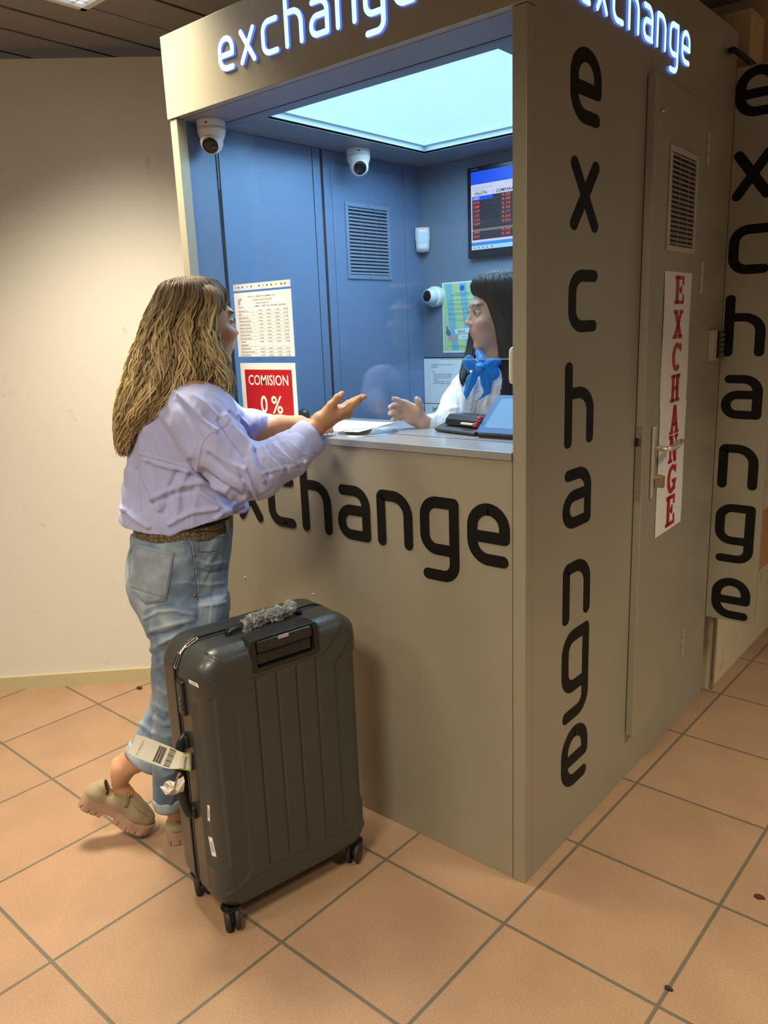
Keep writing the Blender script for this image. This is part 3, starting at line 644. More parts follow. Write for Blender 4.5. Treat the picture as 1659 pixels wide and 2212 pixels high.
text(q, 'VALUTA', (-1.198, yy, zt - .033), X3, Z3, .0045, .028, .004); text(q, 'CUMPAR.  CUMP.CARD VANZARE  CURS BNR', (-1.118, yy, zt - .031), X3, Z3, .0045, .155, .004)
R_ = [('DOLARI S.U.A.', '4,2000', '4,2000', '5,1900', '4,7028'), ('EURO', '4,4000', '4,4000', '5,4000', '4,9672'), ('LIRE STERLINE', '5,1000', '0,0001', '6,3000', '5,7398'), ('FRANCI ELVETIENI', '4,5500', '0,0001', '5,6700', '5,1534'), ('COROANE CEHESTI', '0,1700', '0,0001', '0,2300', '0,2038'), ('DOLARI CANADIENI', '3,0300', '0,0001', '3,7700', '3,4292'), ('FORINTI UNGURESTI', '0,0100', '0,0001', '0,0200', '0,0128'), ('COROANE DANEZE', '0,4500', '0,0001', '0,7300', '0,6661'), ('COROANE SUEDEZE', '0,3000', '0,0001', '0,4700', '0,4277'), ('COROANE', '0,3000', '0,0001', '0,4700', '0,4328'), ('NORVEGIENE', '', '', '', ''), ('YENI JAPONEZI', '0,0250', '0,0001', '0,0400', '0,0315'), ('DOLARI AUSTRALIENI', '2,6500', '0,0001', '3,2900', '2,9952'), ('LIRE TURCESTI', '0,1200', '0,0001', '0,3000', '0,1706')]
ln = MB(); z = zt - .036
for i, r_ in enumerate(R_):
    text(q, r_[0], (-1.198, yy, z - .0088), X3, Z3, .0042, .0038 * len(r_[0]), .005)
    for k, s_ in enumerate(r_[1:]):
        if s_: text(q, s_, (-1.100 + .041 * k, yy, z - .0088), X3, Z3, .0042, .021, .005)
    z -= .0112
    if i != 9: ln.box((-1.199, yy, z - .0002), (-.957, yy + .0002, z + .0002))
for x in (-1.122, -1.076, -1.035, -.994, -.957): ln.box((x, yy, z), (x + .0004, yy + .0002, zt - .024))
t.part('printed_table', q, M['ink']); t.part('table_rules', ln, mat('grey_rule', (.3, .3, .3), .6))
q = MB(); q.prism([(0, 0), (.012, .008), (.006, .012), (.02, .02), (.014, .026), (.006, .020), (.002, .026), (-.002, .016)], (-1.195, yy, 1.580), X3, Z3, -Y3, .0002)
t.part('blue_stamp', q, mat('stamp_blue', (.35, .38, .62), .6))
# red commission sign
t, s = sheet('commission_sign', 'red sign reading COMISION 0 % with white border, taped inside the window beside the customer', -1.212, -.938, 1.195, 1.391, gy)
t.part('red_field', MB().box((-1.190, gy - .0004, 1.200), (-.957, gy, 1.369)), M['red'])
q = MB(); text(q, 'COMISION', (-1.0735, gy - .0008, 1.318), X3, Z3, .0345, .198, .012, 'C'); t.part('commission_word', q, mat('sign_white', (.80, .76, .70), .6)); q = MB(); text(q, '0', (-1.118, gy - .0008, 1.225), X3, Z3, .060, .034, .012, 'L'); text(q, '%', (-1.064, gy - .0008, 1.225), X3, Z3, .060, .055, .012)
t.part('percent_figure', q, bpy.data.materials['sign_white'])
# poster and notice on the back wall
def poster_mat():
    m = mat('striped_poster', (.5, .6, .3), .55); N, K = nodes_of(m); b = N['Principled BSDF']; tc = N.new('ShaderNodeTexCoord'); wv = N.new('ShaderNodeTexWave'); wv.inputs['Scale'].default_value = 4.2; wv.inputs['Distortion'].default_value = .6; wv.bands_direction = 'X'
    mp = N.new('ShaderNodeMapping'); mp.inputs['Rotation'].default_value = (0, .12, 0); K.new(tc.outputs['Object'], mp.inputs[0]); K.new(mp.outputs[0], wv.inputs['Vector'])
    r = N.new('ShaderNodeValToRGB'); r.color_ramp.interpolation = 'CONSTANT'; r.color_ramp.elements[0].color = (.50, .66, .30, 1); r.color_ramp.elements[1].position = .55; r.color_ramp.elements[1].color = (.22, .50, .52, 1)
    K.new(wv.outputs['Fac'], r.inputs['Fac']); K.new(r.outputs['Color'], b.inputs['Base Color']); return m
by = 1.2485
t, s = sheet('fiscal_poster', 'green and blue striped poster with a drawn hand, on the back wall beside the clerk', -1.142, -.932, 1.371, 1.668, by)
t.part('striped_field', MB().box((-1.137, by - .0004, 1.380), (-.937, by, 1.662)), poster_mat())
q = MB(); yy = by - .0008
q.lathe((-1.037, by - .0004, 1.641), -Y3, [(.012, 0), (.012, .0003)], 20); t.part('crest', q, mat('crest_blue', (.03, .13, .45), .5))
q = MB()
for s_, z, w in (('GUVERNUL ROMANIEI', 1.618, .09), ('MINISTERUL FINANTELOR', 1.610, .115), ('Dupa achitarea bunurilor sau serviciilor', 1.591, .13), ('Va asiguram ca aveti dreptul la bonul fiscal', 1.577, .15), ('sau chitanta pentru fiecare plata', 1.571, .12), ('Daca nu primiti bonul fiscal aveti obligatia', 1.557, .14), ('sa il solicitati imediat', 1.551, .13), ('In caz de refuz aveti dreptul sa beneficiati', 1.537, .15), ('de bunul achizitionat fara plata', 1.531, .14), ('Pentru sesizari sunati la numarul gratuit', 1.512, .15), ('pus la dispozitie de minister', 1.505, .10), ('', 1.4, .1), ('Bonul fiscal se pastreaza pana la iesirea din unitate', 1.398, .15), ('va multumim', 1.391, .1)):
    if s_: text(q, s_, (-1.037, yy, z), X3, Z3, .0035, w, .004, 'C')
t.part('printed_text', q, mat('navy_ink', (.02, .06, .16), .6))
q = MB()
q.prism([(-.052, 0), (.03, .004), (.04, -.016), (-.046, -.018)], (-1.028, yy + .0002, 1.470), X3, Z3, -Y3, .0003); q.prism([(-.045, 0), (.06, .002), (.066, -.017), (-.05, -.018)], (-1.01, yy + .0002, 1.446), X3, Z3, -Y3, .0003)
t.part('receipt', q, M['paper'])
q = MB(); text(q, 'BANI', (-1.06, yy - .0003, 1.455), X3, Z3, .0115, .036, .012); text(q, 'BON FISCAL', (-1.042, yy - .0003, 1.434), X3, Z3, .006, .03, .01); t.part('bani_lettering', q, bpy.data.materials['navy_ink'])
q = MB(); q.prism([(0, 0), (.012, .010), (.03, .012), (.052, .008), (.053, .004), (.034, .003), (.05, -.002), (.036, -.006), (.030, -.012), (.010, -.013), (.001, -.008)], (-1.115, yy, 1.434), X3, Z3, -Y3, .0004); t.part('drawn_hand', q, mat('print_pink', (.62, .36, .36), .6))
q = MB(); q.prism([(0, 0), (.006, .014), (.003, .024), (.012, .026), (.016, .014), (.030, -.004), (.022, -.016), (.008, -.012)], (-1.127, yy, 1.458), X3, Z3, -Y3, .0003); t.part('drawn_bottle', q, mat('print_blue', (.10, .16, .34), .6))
t, s = sheet('notice_page', 'white printed notice with a bulleted list, low on the back wall behind the clerk', -1.247, -.96, 1.148, 1.345, 1.2425)
q = MB(); yy = 1.2418
for s_, x, z, w in (('LISTA DE DOCUMENTE CU CARE POT EFECTUA SCHIMBURI VALUTARE', -1.205, 1.318, .125), ('PERSOANELE FIZICE', -1.205, 1.308, .04), ('ATENTIE', -1.203, 1.287, .018), ('BUNURILE ACHIZITIONATE IN REGIM DE', -1.195, 1.276, .10), ('INTERZIS VANZARE CU PLATA IN NUMERAR', -1.195, 1.268, .10), ('SA VERIFICE BANCNOTELE SI RESTUL', -1.195, 1.260, .09), ('PRIMIT', -1.195, 1.252, .02), ('NU PERMITEM SCHIMBUL PE VALUTA', -1.195, 1.244, .09), ('CEREM UN DOCUMENT LA GHISEU', -1.195, 1.236, .085)): text(q, s_, (x, yy, z), X3, Z3, .0038, w, .006)
t.part('printed_text', q, M['ink'])
t, s = sheet('info_page', 'white page headed Inf, half hidden behind the sleeve of the clerk', -1.247, -.96, 1.02, 1.144, 1.2425)
q = MB(); text(q, 'Informatii', (-1.203, yy, 1.112), X3, Z3, .022, .10, .01); text(q, 'pentru clienti', (-1.203, yy, 1.097), X3, Z3, .006, .06, .01); t.part('printed_text', q, M['ink'])

# ================================================================== screen on the back wall
t = Thing('wall_monitor', (-.76, 1.2, 1.754), 'black wall monitor showing a red on black exchange rate table, behind the clerk', 'monitor')
mx0, mx1, mz0, mz1, my = -.987, -.46, 1.754, 2.105, 1.222
t.part('casing', MB().box((mx0, my, mz0), (mx1, 1.249, mz1)), mat('glossy_black', (.01, .011, .014), .15), bevel=.004)
def em(name, c, s=1.): return mat(name, (.02, .02, .02), .3, emis=c, es=s)
def rect(mb, x0, z0, x1, z1, y): mb.add([(x0, y, z0), (x1, y, z0), (x1, y, z1), (x0, y, z1)], [(0, 1, 2, 3)])
sx0, sx1 = mx0 + .020, mx1 - .02; ys = my - .0005
scn = MB(); rect(scn, sx0, 1.786, sx1, 2.086, ys); sc_ = t.part('screen', scn, em('screen_black', (.012, .010, .022)))
E_ = {'screen_blue': (.0, .075, .9), 'screen_white': (.62, .66, .95), 'screen_sky': (.02, .25, .85), 'screen_task': (.35, .72, .95)}
def srect(name, x0, z0, x1, z1, y=ys - .0004):
    k = MB(); rect(k, x0, z0, x1, z1, y); return k
k = srect('', sx0, 2.037, sx1, 2.086); rect(k, sx0 + .006, 1.977, -.863, 1.992, ys - .0004); t.part('blue_band', k, em('screen_blue', E_['screen_blue']), parent=sc_)
k = srect('', sx0, 1.992, sx1, 2.037); rect(k, sx0, 1.815, sx0 + .005, 1.992, ys - .0004); rect(k, sx0, 1.815, sx1, 1.824, ys - .0004); t.part('window_frame_bar', k, em('screen_white', E_['screen_white']), parent=sc_)
t.part('sky_bar', srect('', sx0, 1.802, sx1, 1.815), em('screen_sky', E_['screen_sky']), parent=sc_); t.part('task_bar', srect('', sx0, 1.786, sx1, 1.802), em('screen_task', E_['screen_task']), parent=sc_)
q = MB(); yt = ys - .0009; text(q, 'VALUTA', (-.951, yt, 1.997), X3, Z3, .0115, .062, .02); text(q, 'CUMPARARE', (-.848, yt, 1.997), X3, Z3, .0115, .10, .02); text(q, 'Curs valutar casa de schimb', (-.958, yt, 2.022), X3, Z3, .004, .09, .0); text(q, 'File  Windows  Help', (-.955, yt, 2.012), X3, Z3, .004, .05, .0)
q.box((-.863, yt, 1.992), (-.862, yt + .0002, 2.009)); t.part('header_text', q, em('screen_ink', (.01, .01, .03)), parent=sc_)
q = MB(); text(q, 'USD', (-.957, yt, 1.980), X3, Z3, .0095, .03, .02); t.part('selected_text', q, em('screen_light', (.6, .7, .9)), parent=sc_)
q = MB()
codes = ['EUR', 'GBP', 'CHF', 'CZK', 'CAD', 'HUF', '', 'SEK', 'NOK']; vals = ['4.20', '4.40', '5.10', '4.55', '0.17', '3.03', '0.01', '', '0.30', '0.30']
for i, c in enumerate(codes):
    if c: text(q, c, (-.956, yt, 1.9635 - i * .0163), X3, Z3, .0095, .031, .02)
for i, c in enumerate(vals):
    if c: text(q, c, (-.822, yt, 1.980 - i * .0163), X3, Z3, .0095, .040, .02)
t.part('rate_text', q, em('screen_red', (.75, .10, .06), 1.0), parent=sc_)
q = MB()
for i in range(10): rect(q, sx0 + .006, 1.9755 - i * .0163, sx1, 1.9758 - i * .0163, yt)
rect(q, sx0 + .006, 1.857, sx1, 1.866, yt); t.part('grid_rules', q, em('screen_rule', (.20, .16, .2)), parent=sc_)
q = MB()
for i, x in enumerate((-.955, -.935, -.915, -.895, -.872)): rect(q, x, 1.790, x + .006, 1.797, yt)
t.part('task_icons', q, em('screen_icons', (.5, .05, .08)), parent=sc_)
q = MB(); text(q, 'FLATRON', (mx0 + .02, my - .0005, 2.0925), X3, Z3, .0045, .035, .01); t.part('maker_mark', q, mat('grey_print', (.4, .42, .45), .5))

# ================================================================== security cameras and the motion sensor
def sec_camera(base, nrm, look, lab, s=1.0, hl=1.0):
    base, nrm, look = [np.array(a, float) for a in (base, nrm, look)]; look /= np.linalg.norm(look)
    t = Thing('security_camera', base, lab, 'security camera', 'white dome security cameras in the kiosk')
    t.part('base', MB().lathe(base, nrm, [(.044 * s, 0), (.045 * s, .004 * s), (.045 * s, .020 * s), (.0445 * s, .0212 * s)], 36, caps=True), M['white'], smooth=False, bevel=.0008)
    t.part('housing', MB().lathe(base + nrm * .0215 * s, nrm, [(.0445 * s, 0), (.0448 * s, .010 * s * hl), (.041 * s, .024 * s * hl), (.034 * s, .038 * s * hl), (.028 * s, .046 * s * hl), (.001, .048 * s * hl)], 36), M['white'], smooth=True)
    c = base + nrm * .058 * s * (.35 + .65 * hl) + look * .010 * s
    b = MB().lathe(c, look, [(.001, -.035 * s)] + [(.036 * s * math.cos(a), .036 * s * math.sin(a)) for a in np.linspace(-1.3, .72, 14)] + [(.0255 * s, .0262 * s), (.0245 * s, .0245 * s)], 36)
    ball = t.part('ball', b, M['white'], smooth=True)
    t.part('lens', MB().lathe(c, look, [(.0248 * s, .0255 * s), (.020 * s, .0278 * s), (.010 * s, .029 * s), (.0005, .0292 * s)], 32), M['lens'], parent=ball, smooth=True)
    q = MB(); a = np.cross(nrm, look); a /= np.linalg.norm(a); f = look - nrm * (look @ nrm); f /= np.linalg.norm(f); q.obox(base + nrm * .013 * s + f * .0448 * s + a * .004, (a, nrm, f), (.004, .0022, .0006)); t.part('rating_mark', q, M['ink'])
tw = CAM - np.array([-1.19, .1, 2.1])
sec_camera((-1.196, .100, 2.147), -Z3, (.55, -.75, -.62), 'white dome camera under the fascia in front of the glass, above the customer')
sec_camera((-1.168, .766, 2.147), -Z3, (.72, -.62, -.42), 'white dome camera on the kiosk ceiling behind the glass, above the vent grille')
sec_camera((-1.172, 1.249, 1.612), -Y3, (-.10, -.99, .06), 'white dome camera on the back wall beside the striped poster', .98, .35)
t = Thing('motion_sensor', (-1.235, 1.235, 1.80), 'small white motion sensor with a red light in the back corner of the kiosk', 'motion sensor')
cc = np.array([-1.218, 1.218, 1.853]); ns = np.array([.62, -.78, 0]); ns /= np.linalg.norm(ns); es = np.array([-ns[1], ns[0], 0])
def shell(c, wd, ht, dp, nx=14, nz=20):
    V = []; F = []
    for j in range(nz + 1):
        for i in range(nx + 1):
            a, b = -1 + 2 * i / nx, -1 + 2 * j / nz; wdd = wd * (1 - .10 * (1 - b) / 2 * (b < 0)); rr = 1 - max(0, abs(a)) ** 4 * .6 - max(0, abs(b)) ** 8 * .7
            V.append(c + es * a * wdd * (1 - .08 * abs(b) ** 6) + Z3 * (b * ht - .003 * (1 - a * a) * (b < -.9)) + ns * dp * max(0, rr))
    n = nx + 1; F = [(j * n + i, j * n + i + 1, (j + 1) * n + i + 1, (j + 1) * n + i) for j in range(nz) for i in range(nx)]
    ring = [i for i in range(n)] + [j * n + nx for j in range(1, nz + 1)] + [nz * n + i for i in range(nx - 1, -1, -1)] + [j * n for j in range(nz - 1, 0, -1)]
    m = len(V); V += [V[r] - ns * (dp * .9) - ns * ((V[r] - c) @ ns) for r in ring]; k = len(ring); F += [(ring[i], ring[(i + 1) % k], m + (i + 1) % k, m + i) for i in range(k)] + [tuple(m + i for i in range(k))]
    mb = MB(); mb.add(V, F); return mb
t.part('casing', shell(cc, .031, .049, .022), M['white'], smooth=False)
t.part('indicator', MB().obox(cc + ns * .0205 + Z3 * .041 , (es, Z3, ns), (.007, .003, .001)), mat('red_led', (.7, .1, .1), .4, emis=(1, .12, .16), es=1.6)); t.part('lens_window', MB().obox(cc + ns * .0225 + Z3 * .006, (es, Z3, ns), (.02, .022, .0008)), mat('sensor_lens', (.62, .66, .7), .5), bevel=.002)

# ================================================================== the blade sign at the back corner and the cable over it
t = Thing('blade_sign', (.09, 1.38, .34), 'tall narrow grey sign with black exchange letters at the rear corner of the kiosk', 'sign')
bs = t.part('sign_board', MB().box((.001, 1.381, .340), (.178, 1.405, 2.292)), M['kiosk'], bevel=.0015)
for ch, x0, z0, z1 in [('e', .001, 2.131, 2.287), ('x', .003, 1.868, 2.029), ('c', .008, 1.623, 1.787), ('h', .008, 1.340, 1.555), ('a', .013, 1.117, 1.275), ('n', .016, .858, 1.023), ('g', .018, .573, .799), ('e', .020, .350, .512)]:
    hgt = {'h': 1.425, 'g': 1.425}.get(ch, 1.0); s_ = (z1 - z0) / hgt; zb = z0 + (.425 * s_ if ch == 'g' else 0)
    t.part('vinyl_letter', glyph(ch, (x0, 1.3808, zb), X3, Z3, -Y3, .0008, .150 / .78 * .94, s_), M['vinyl'], parent=bs)
q = MB(); pts = [pl(u, v, 0, .03) for u, v in ((1584, 107), (1592, 112), (1606, 122), (1618, 132))]; pts = [np.array([-.03, 1.37, 2.345])] + [p for p in pts] + [np.array([.03, 1.60, 2.31])]
q.tube(fillet(pts, .01), .009, 10); o = mesh_obj('cable', [np.array(a) - pts[0] for a in q.v], q.f, mat('cable_black', (.010, .010, .010), .6, spec=.2, bump=(160, .6)), smooth=True); o.location = pts[0]; tag(o, 'thick black cable running over the top of the narrow blade sign', 'cable')
# leaflet on the corridor wall
t = Thing('wall_poster', (.014, 2.1, .9), 'pale green poster with red print on the corridor wall behind the blade sign', 'poster')
t.part('sheet', MB().box((.0125, 1.9, .9), (.0135, 2.5, 1.35)), mat('pale_green', (.45, .6, .45), .5)); t.part('printed_block', MB().box((.0136, 1.95, 1.12), (.014, 2.45, 1.22)), M['red'])

# ================================================================== things on the counter
CZ = 1.1858
def paper_on(pts, name, lab, m, dz=0.):
    P = [pl(u, v, 2, CZ + dz) for u, v in pts]; c = sum(P) / 4; mb = MB(); n = 8; V = []
    for k in (0, 1):
        for i in range(n + 1):
            for j in range(n + 1):
                a, b = i / n, j / n; p = P[0] * (1 - a) * (1 - b) + P[1] * a * (1 - b) + P[2] * a * b + P[3] * (1 - a) * b; V.append(p + Z3 * (.0006 + .0004 * k + .0012 * abs(math.sin(3 * a + 1)) * b))
    m1 = (n + 1) ** 2; F = [(i * (n + 1) + j, (i + 1) * (n + 1) + j, (i + 1) * (n + 1) + j + 1, i * (n + 1) + j + 1) for i in range(n) for j in range(n)]
    mb.add(V, F + [tuple(m1 + q for q in f)[::-1] for f in F]); t = Thing(name, c, lab, 'paper'); t.part('sheet', mb, m, smooth=True); return t, P
t, P4 = paper_on([(690, 932), (775, 934), (852, 914), (735, 908)], 'receipt_sheet', 'white printed form lying flat on the counter behind the round steel tray', M['paper'])
q = MB(); ex = P4[1] - P4[0]; ex /= np.linalg.norm(ex); ey = np.array([-ex[1], ex[0], 0])
for k in range(7): text(q, ['Bon de schimb valutar', 'Suma in lei', 'Cursul zilei', 'Total de plata', 'Semnatura', 'Data si ora', 'Va multumim'][k], P4[0] + ex * .02 + ey * (.14 - .018 * k) + Z3 * .0024, ex, ey, .005, .08, .003)
t.part('printed_text', q, mat('grey_ink', (.35, .38, .45), .6))
# card terminal
t = Thing('card_reader', (-.37, .25, CZ), 'black wedge-shaped card reader on the counter held by the clerk', 'card reader')
A0, A1 = pl(940, 932, 2, CZ), pl(1030, 943, 2, CZ); ex = A1 - A0; wl = np.linalg.norm(ex); ex /= wl; ey = np.array([-ex[1], ex[0], 0]); o = A0
def wedge(prof, wd, x0=0.): return MB().prism(prof, o + ex * x0, ey, Z3, ex, wd)
t.part('base', wedge([(0, .001), (.085, .001), (.085, .028), (.060, .030), (.02, .020), (-.006, .010)], wl * .96), mat('reader_grey', (.05, .052, .05), .4), bevel=.003)
sc_ = t.part('upper_body', MB().prism([(0.012, .022), (.070, .030), (.088, .050), (.032, .052), (.018, .040)], o + ex * .028, ey, Z3, ex, wl * .82), M['black'], bevel=.003)
t.part('receipt_slot', MB().obox(o + ex * (wl * .72) + ey * .010 + Z3 * .031, (ex, Z3, ey), (.024, .0025, .003)), M['paper'])
# tablet on a low stand
t = Thing('tablet', (-.15, .22, CZ), 'blue-screened tablet leaning back on a dark base at the right end of the counter', 'tablet')
tb0 = np.array([-.262, .176, CZ + .014]); tw_, th_ = .215, .150; al = math.radians(38); up = np.array([0, math.cos(al), math.sin(al)]); nr = np.array([0, -math.sin(al), math.cos(al)])
def rr(x0, y0, x1, y1, r, n=5):
    out = []
    for cx, cy, a in ((x1 - r, y0 + r, -90), (x1 - r, y1 - r, 0), (x0 + r, y1 - r, 90), (x0 + r, y0 + r, 180)): out += [(cx + r * math.cos(math.radians(a + 90 * k / n)), cy + r * math.sin(math.radians(a + 90 * k / n))) for k in range(n + 1)]
    return out
t.part('casing', MB().prism(rr(0, 0, tw_, th_, .012), tb0, X3, up, nr, -.009), mat('tablet_case', (.02, .022, .03), .35), bevel=.001)
bz = t.part('bezel', MB().prism(rr(.001, .001, tw_ - .001, th_ - .001, .011), tb0, X3, up, nr, .001), mat('tablet_bezel', (.04, .10, .24), .3, spec=.15))
t.part('screen', MB().prism(rr(.020, .020, tw_ - .020, th_ - .016, .001), tb0 + nr * .001, X3, up, nr, .0005), mat('tablet_screen', (.05, .10, .16), .35, spec=.1, emis=(.20, .42, .80), es=.5), parent=bz)
t.part('stand', MB().prism([(0, 0), (.10, 0), (.10, .055), (.075, .055), (0.0, .012)], (-.255, .18, CZ), Y3, Z3, X3, .20), M['black'], bevel=.002)
# small dark ball-shaped device at the edge of the window, far left inside
t = Thing('desk_webcam', pl(655, 905, 2, CZ), 'small black rounded device on the counter behind the glass, right of the red sign', 'device')
p = pl(656, 903, 2, CZ)
t.part('body', MB().lathe(p, Z3, [(.022, 0), (.024, .006), (.022, .018), (.016, .028), (.006, .033), (.001, .034)], 20), M['black'], smooth=True)

# ================================================================== patches and lines laid on a surface where the photograph shows them
def bvh_of(V, F): return BVHTree.FromPolygons([tuple(p) for p in V], [tuple(int(i) for i in f) for f in F])
def hit(bvh, u, v):
    r = Vector(ray(u, v)); r.normalize(); p, n, i, d = bvh.ray_cast(Vector(CAM), r)
    if p is None:
        return None, None
    if n.dot(r) > 0: n = -n
    return np.array(p), np.array(n)
def patch(mb, bvh, quad, off, th, nu=10, nv=10):
    """quad px corners (tl,tr,br,bl) -> thin slab following the surface"""
    q = [np.array(a, float) for a in quad]; P = np.zeros((nu + 1, nv + 1, 3)); ok = True; last = None
    for i in range(nu + 1):
        for j in range(nv + 1):
            a, b = i / nu, j / nv; c = q[0] * (1 - a) * (1 - b) + q[1] * a * (1 - b) + q[2] * a * b + q[3] * (1 - a) * b
            p, n = hit(bvh, *c)
            if p is None:
                if last is None: continue
                p, n = last
            last = (p, n); P[i, j] = p + n * off
            if i == 0 and j == 0: Nn = n
    V = [P[i, j] for i in range(nu + 1) for j in range(nv + 1)]; vd = CAM - sum(V) / len(V); vd /= np.linalg.norm(vd); m = len(V); V2 = [p + vd * th for p in V]
    F = [(i * (nv + 1) + j, (i + 1) * (nv + 1) + j, (i + 1) * (nv + 1) + j + 1, i * (nv + 1) + j + 1) for i in range(nu) for j in range(nv)]
    ring = [j for j in range(nv + 1)] + [i * (nv + 1) + nv for i in range(1, nu + 1)] + [nu * (nv + 1) + j for j in range(nv - 1, -1, -1)] + [i * (nv + 1) for i in range(nu - 1, 0, -1)]
    mb.add(V + V2, [tuple(m + a for a in f) for f in F] + F + [(ring[i], ring[(i + 1) % len(ring)], m + ring[(i + 1) % len(ring)], m + ring[i]) for i in range(len(ring))]); return mb
def line_on(mb, bvh, pts, r, off=.0, step=6, n=6):
    P = []
    for (a, b) in zip(pts[:-1], pts[1:]):
        k = max(1, int(math.hypot(b[0] - a[0], b[1] - a[1]) / step))
        for i in range(k): P.append((a[0] + (b[0] - a[0]) * i / k, a[1] + (b[1] - a[1]) * i / k))
    P.append(pts[-1]); Q = []
    for u, v in P:
        p, n_ = hit(bvh, u, v)
        if p is not None and (not Q or .0005 < np.linalg.norm(p - Q[-1]) < .05): Q.append(p + n_ * off)
    if len(Q) > 1: mb.tube(Q, r, n)
    return mb

# ================================================================== the suitcase
SO = np.array([-.5667, -.3811, 0]); SY = 1.3768; SX = np.array([math.cos(SY), math.sin(SY), 0]); SN = np.array([math.sin(SY), -math.cos(SY), 0])
SW, SD, SZ0, SZ1 = .4748, .243, .048, .7574
def SP(x, y, z): return SO + SX * x + SN * y + np.array([0, 0, z])
def sw(V): V = np.asarray(V, float); return SO + V[..., 0:1] * SX + V[..., 1:2] * SN + V[..., 2:3] * np.array([0, 0, 1.])
def suitcase_mat():
    m = mat('suitcase_shell', (.040, .044, .040), .36, coat=.15); N, K = nodes_of(m); b = N['Principled BSDF']; tc = N.new('ShaderNodeTexCoord'); vo = N.new('ShaderNodeTexVoronoi'); vo.inputs['Scale'].default_value = 330; K.new(tc.outputs['Object'], vo.inputs['Vector'])
    bp = N.new('ShaderNodeBump'); bp.inputs['Strength'].default_value = .30; bp.inputs['Distance'].default_value = .0012; K.new(vo.outputs['Distance'], bp.inputs['Height']); K.new(bp.outputs['Normal'], b.inputs['Normal']); return m
M['shell'] = suitcase_mat()
def shell_half(y0, y1, front):
    h = .0026; v = Vol((-SW / 2 - .02, y0 - .01, SZ0 - .02), (SW / 2 + .02, y1 + .02, SZ1 + .02), h)
    X = (v.lo[0] + h * np.arange(v.n[0]))[:, None, None]; Y = (v.lo[1] + h * np.arange(v.n[1]))[None, :, None]; Z = (v.lo[2] + h * np.arange(v.n[2]))[None, None, :]
    zc, hz, hx = (SZ0 + SZ1) / 2, (SZ1 - SZ0) / 2, SW / 2; rc, re = .072, .046
    qx, qz = np.abs(X) - hx + rc, np.abs(Z - zc) - hz + rc
    d2 = np.minimum(np.maximum(qx, qz), 0) + np.sqrt(np.maximum(qx, 0) ** 2 + np.maximum(qz, 0) ** 2) - rc
    yy = (Y - y1) if front else (y0 - Y); a = d2 + re; b = yy + re
    f = np.minimum(np.maximum(a, b), 0) + np.sqrt(np.maximum(a, 0) ** 2 + np.maximum(b, 0) ** 2) - re
    f = np.maximum(f, (y0 - Y) if front else (Y - y1))
    if front:
        gr = np.zeros((v.n[0], 1, v.n[2])); ax = np.abs(X[:, :, :])
        for x in (.029, .088): gr = np.maximum(gr, .0042 * np.clip(1.6 - np.abs(ax - x) / .0032, 0, 1) * np.clip((Z - .138) / .006, 0, 1) * np.clip((.668 - Z) / .006, 0, 1))
        # raised middle panel with flared corners; everything outside it lies lower
        side = np.where(Z > .635, .143 + (Z - .635) * 1.0, np.where(Z < .165, .143 + (.165 - Z) ** 2 * 22, .143)); up = np.where(ax > .09, .672 + np.clip(ax - .112, 0, 1) * .95, .672)
        s1 = np.clip((ax - side) / .004, 0, 1)                                                  # outside the panel sideways
        s2 = np.clip((Z - up) / .004, 0, 1)                                                     # the sloping top
        s3 = np.clip((.140 - .16 * np.maximum(0, ax - .09) - Z) / .004, 0, 1)
        gr = gr + .0035 * s1 * (1 - s2) * (1 - s3) - .003 * s2 + .0025 * s3 * (1 - s1)
        # channel round each vertical corner
        cz = np.clip((Z - .185) / .012, 0, 1) * np.clip((.655 - (ax - .2) * .2 - Z) / .012, 0, 1); cx = np.clip((ax - .197) / .006, 0, 1); gr = gr + .0055 * cz * cx
        gr = gr * np.clip((Y - .058) / .02, 0, 1); f = f + gr
        bx = np.maximum(np.maximum(np.abs(X) - .086, np.abs(Z - .7265) - .036), np.abs(Y - .13) - .040); f = np.maximum(f, -bx)
    v.f = f.astype(np.float32) * np.ones(v.n, np.float32); V, F = v.mesh(); return sw(relax(V, F, 1, .4)), F
T_ = Thing('suitcase', SO, 'large dark green-grey hard-shell suitcase standing on the floor behind the customer', 'suitcase')
def spart(name, mb, m, **k): return T_.part(name, mb, m, **k)
V, F = shell_half(.003, SD / 2, True); SBV = bvh_of(V, F); fs = mesh_obj('front_shell', V, F, M['shell'], T_.o, True, off=T_.loc)
V, F = shell_half(-SD / 2, -.024, False); mesh_obj('back_shell', V, F, M['shell'], T_.o, True, off=T_.loc)
def ring_pts(ins, rc=.072, n=10):
    hx, z0, z1 = SW / 2 - ins, SZ0 + ins, SZ1 - ins; out = []
    for cx, cz, a in ((hx - rc, z1 - rc, 90), (-hx + rc, z1 - rc, 180), (-hx + rc, z0 + rc, 270), (hx - rc, z0 + rc, 0)):
        for k in range(n + 1): t = math.radians(a - 90 + 90 * k / n + (0 if True else 0)); out.append((cx + rc * math.cos(t), cz + rc * math.sin(t)))
    return out
def band(ins, y0, y1, out=0):
    P = ring_pts(ins); Q = ring_pts(ins + .012); n = len(P); V = [SP(x, y, z) for y in (y0, y1) for x, z in P] + [SP(x, y, z) for y in (y0, y1) for x, z in Q]; F = []
    for i in range(n):
        j = (i + 1) % n; F += [(i, j, n + j, n + i), (2 * n + i, 3 * n + i, 3 * n + j, 2 * n + j), (i, 2 * n + i, 2 * n + j, j), (n + i, n + j, 3 * n + j, 3 * n + i)]
    return MB().add(V, F)
spart('zipper_tape', band(.0035, -.024, .003), mat('zip_tape', (.012, .012, .012), .8, bump=(900, .3)))
z_ = MB()
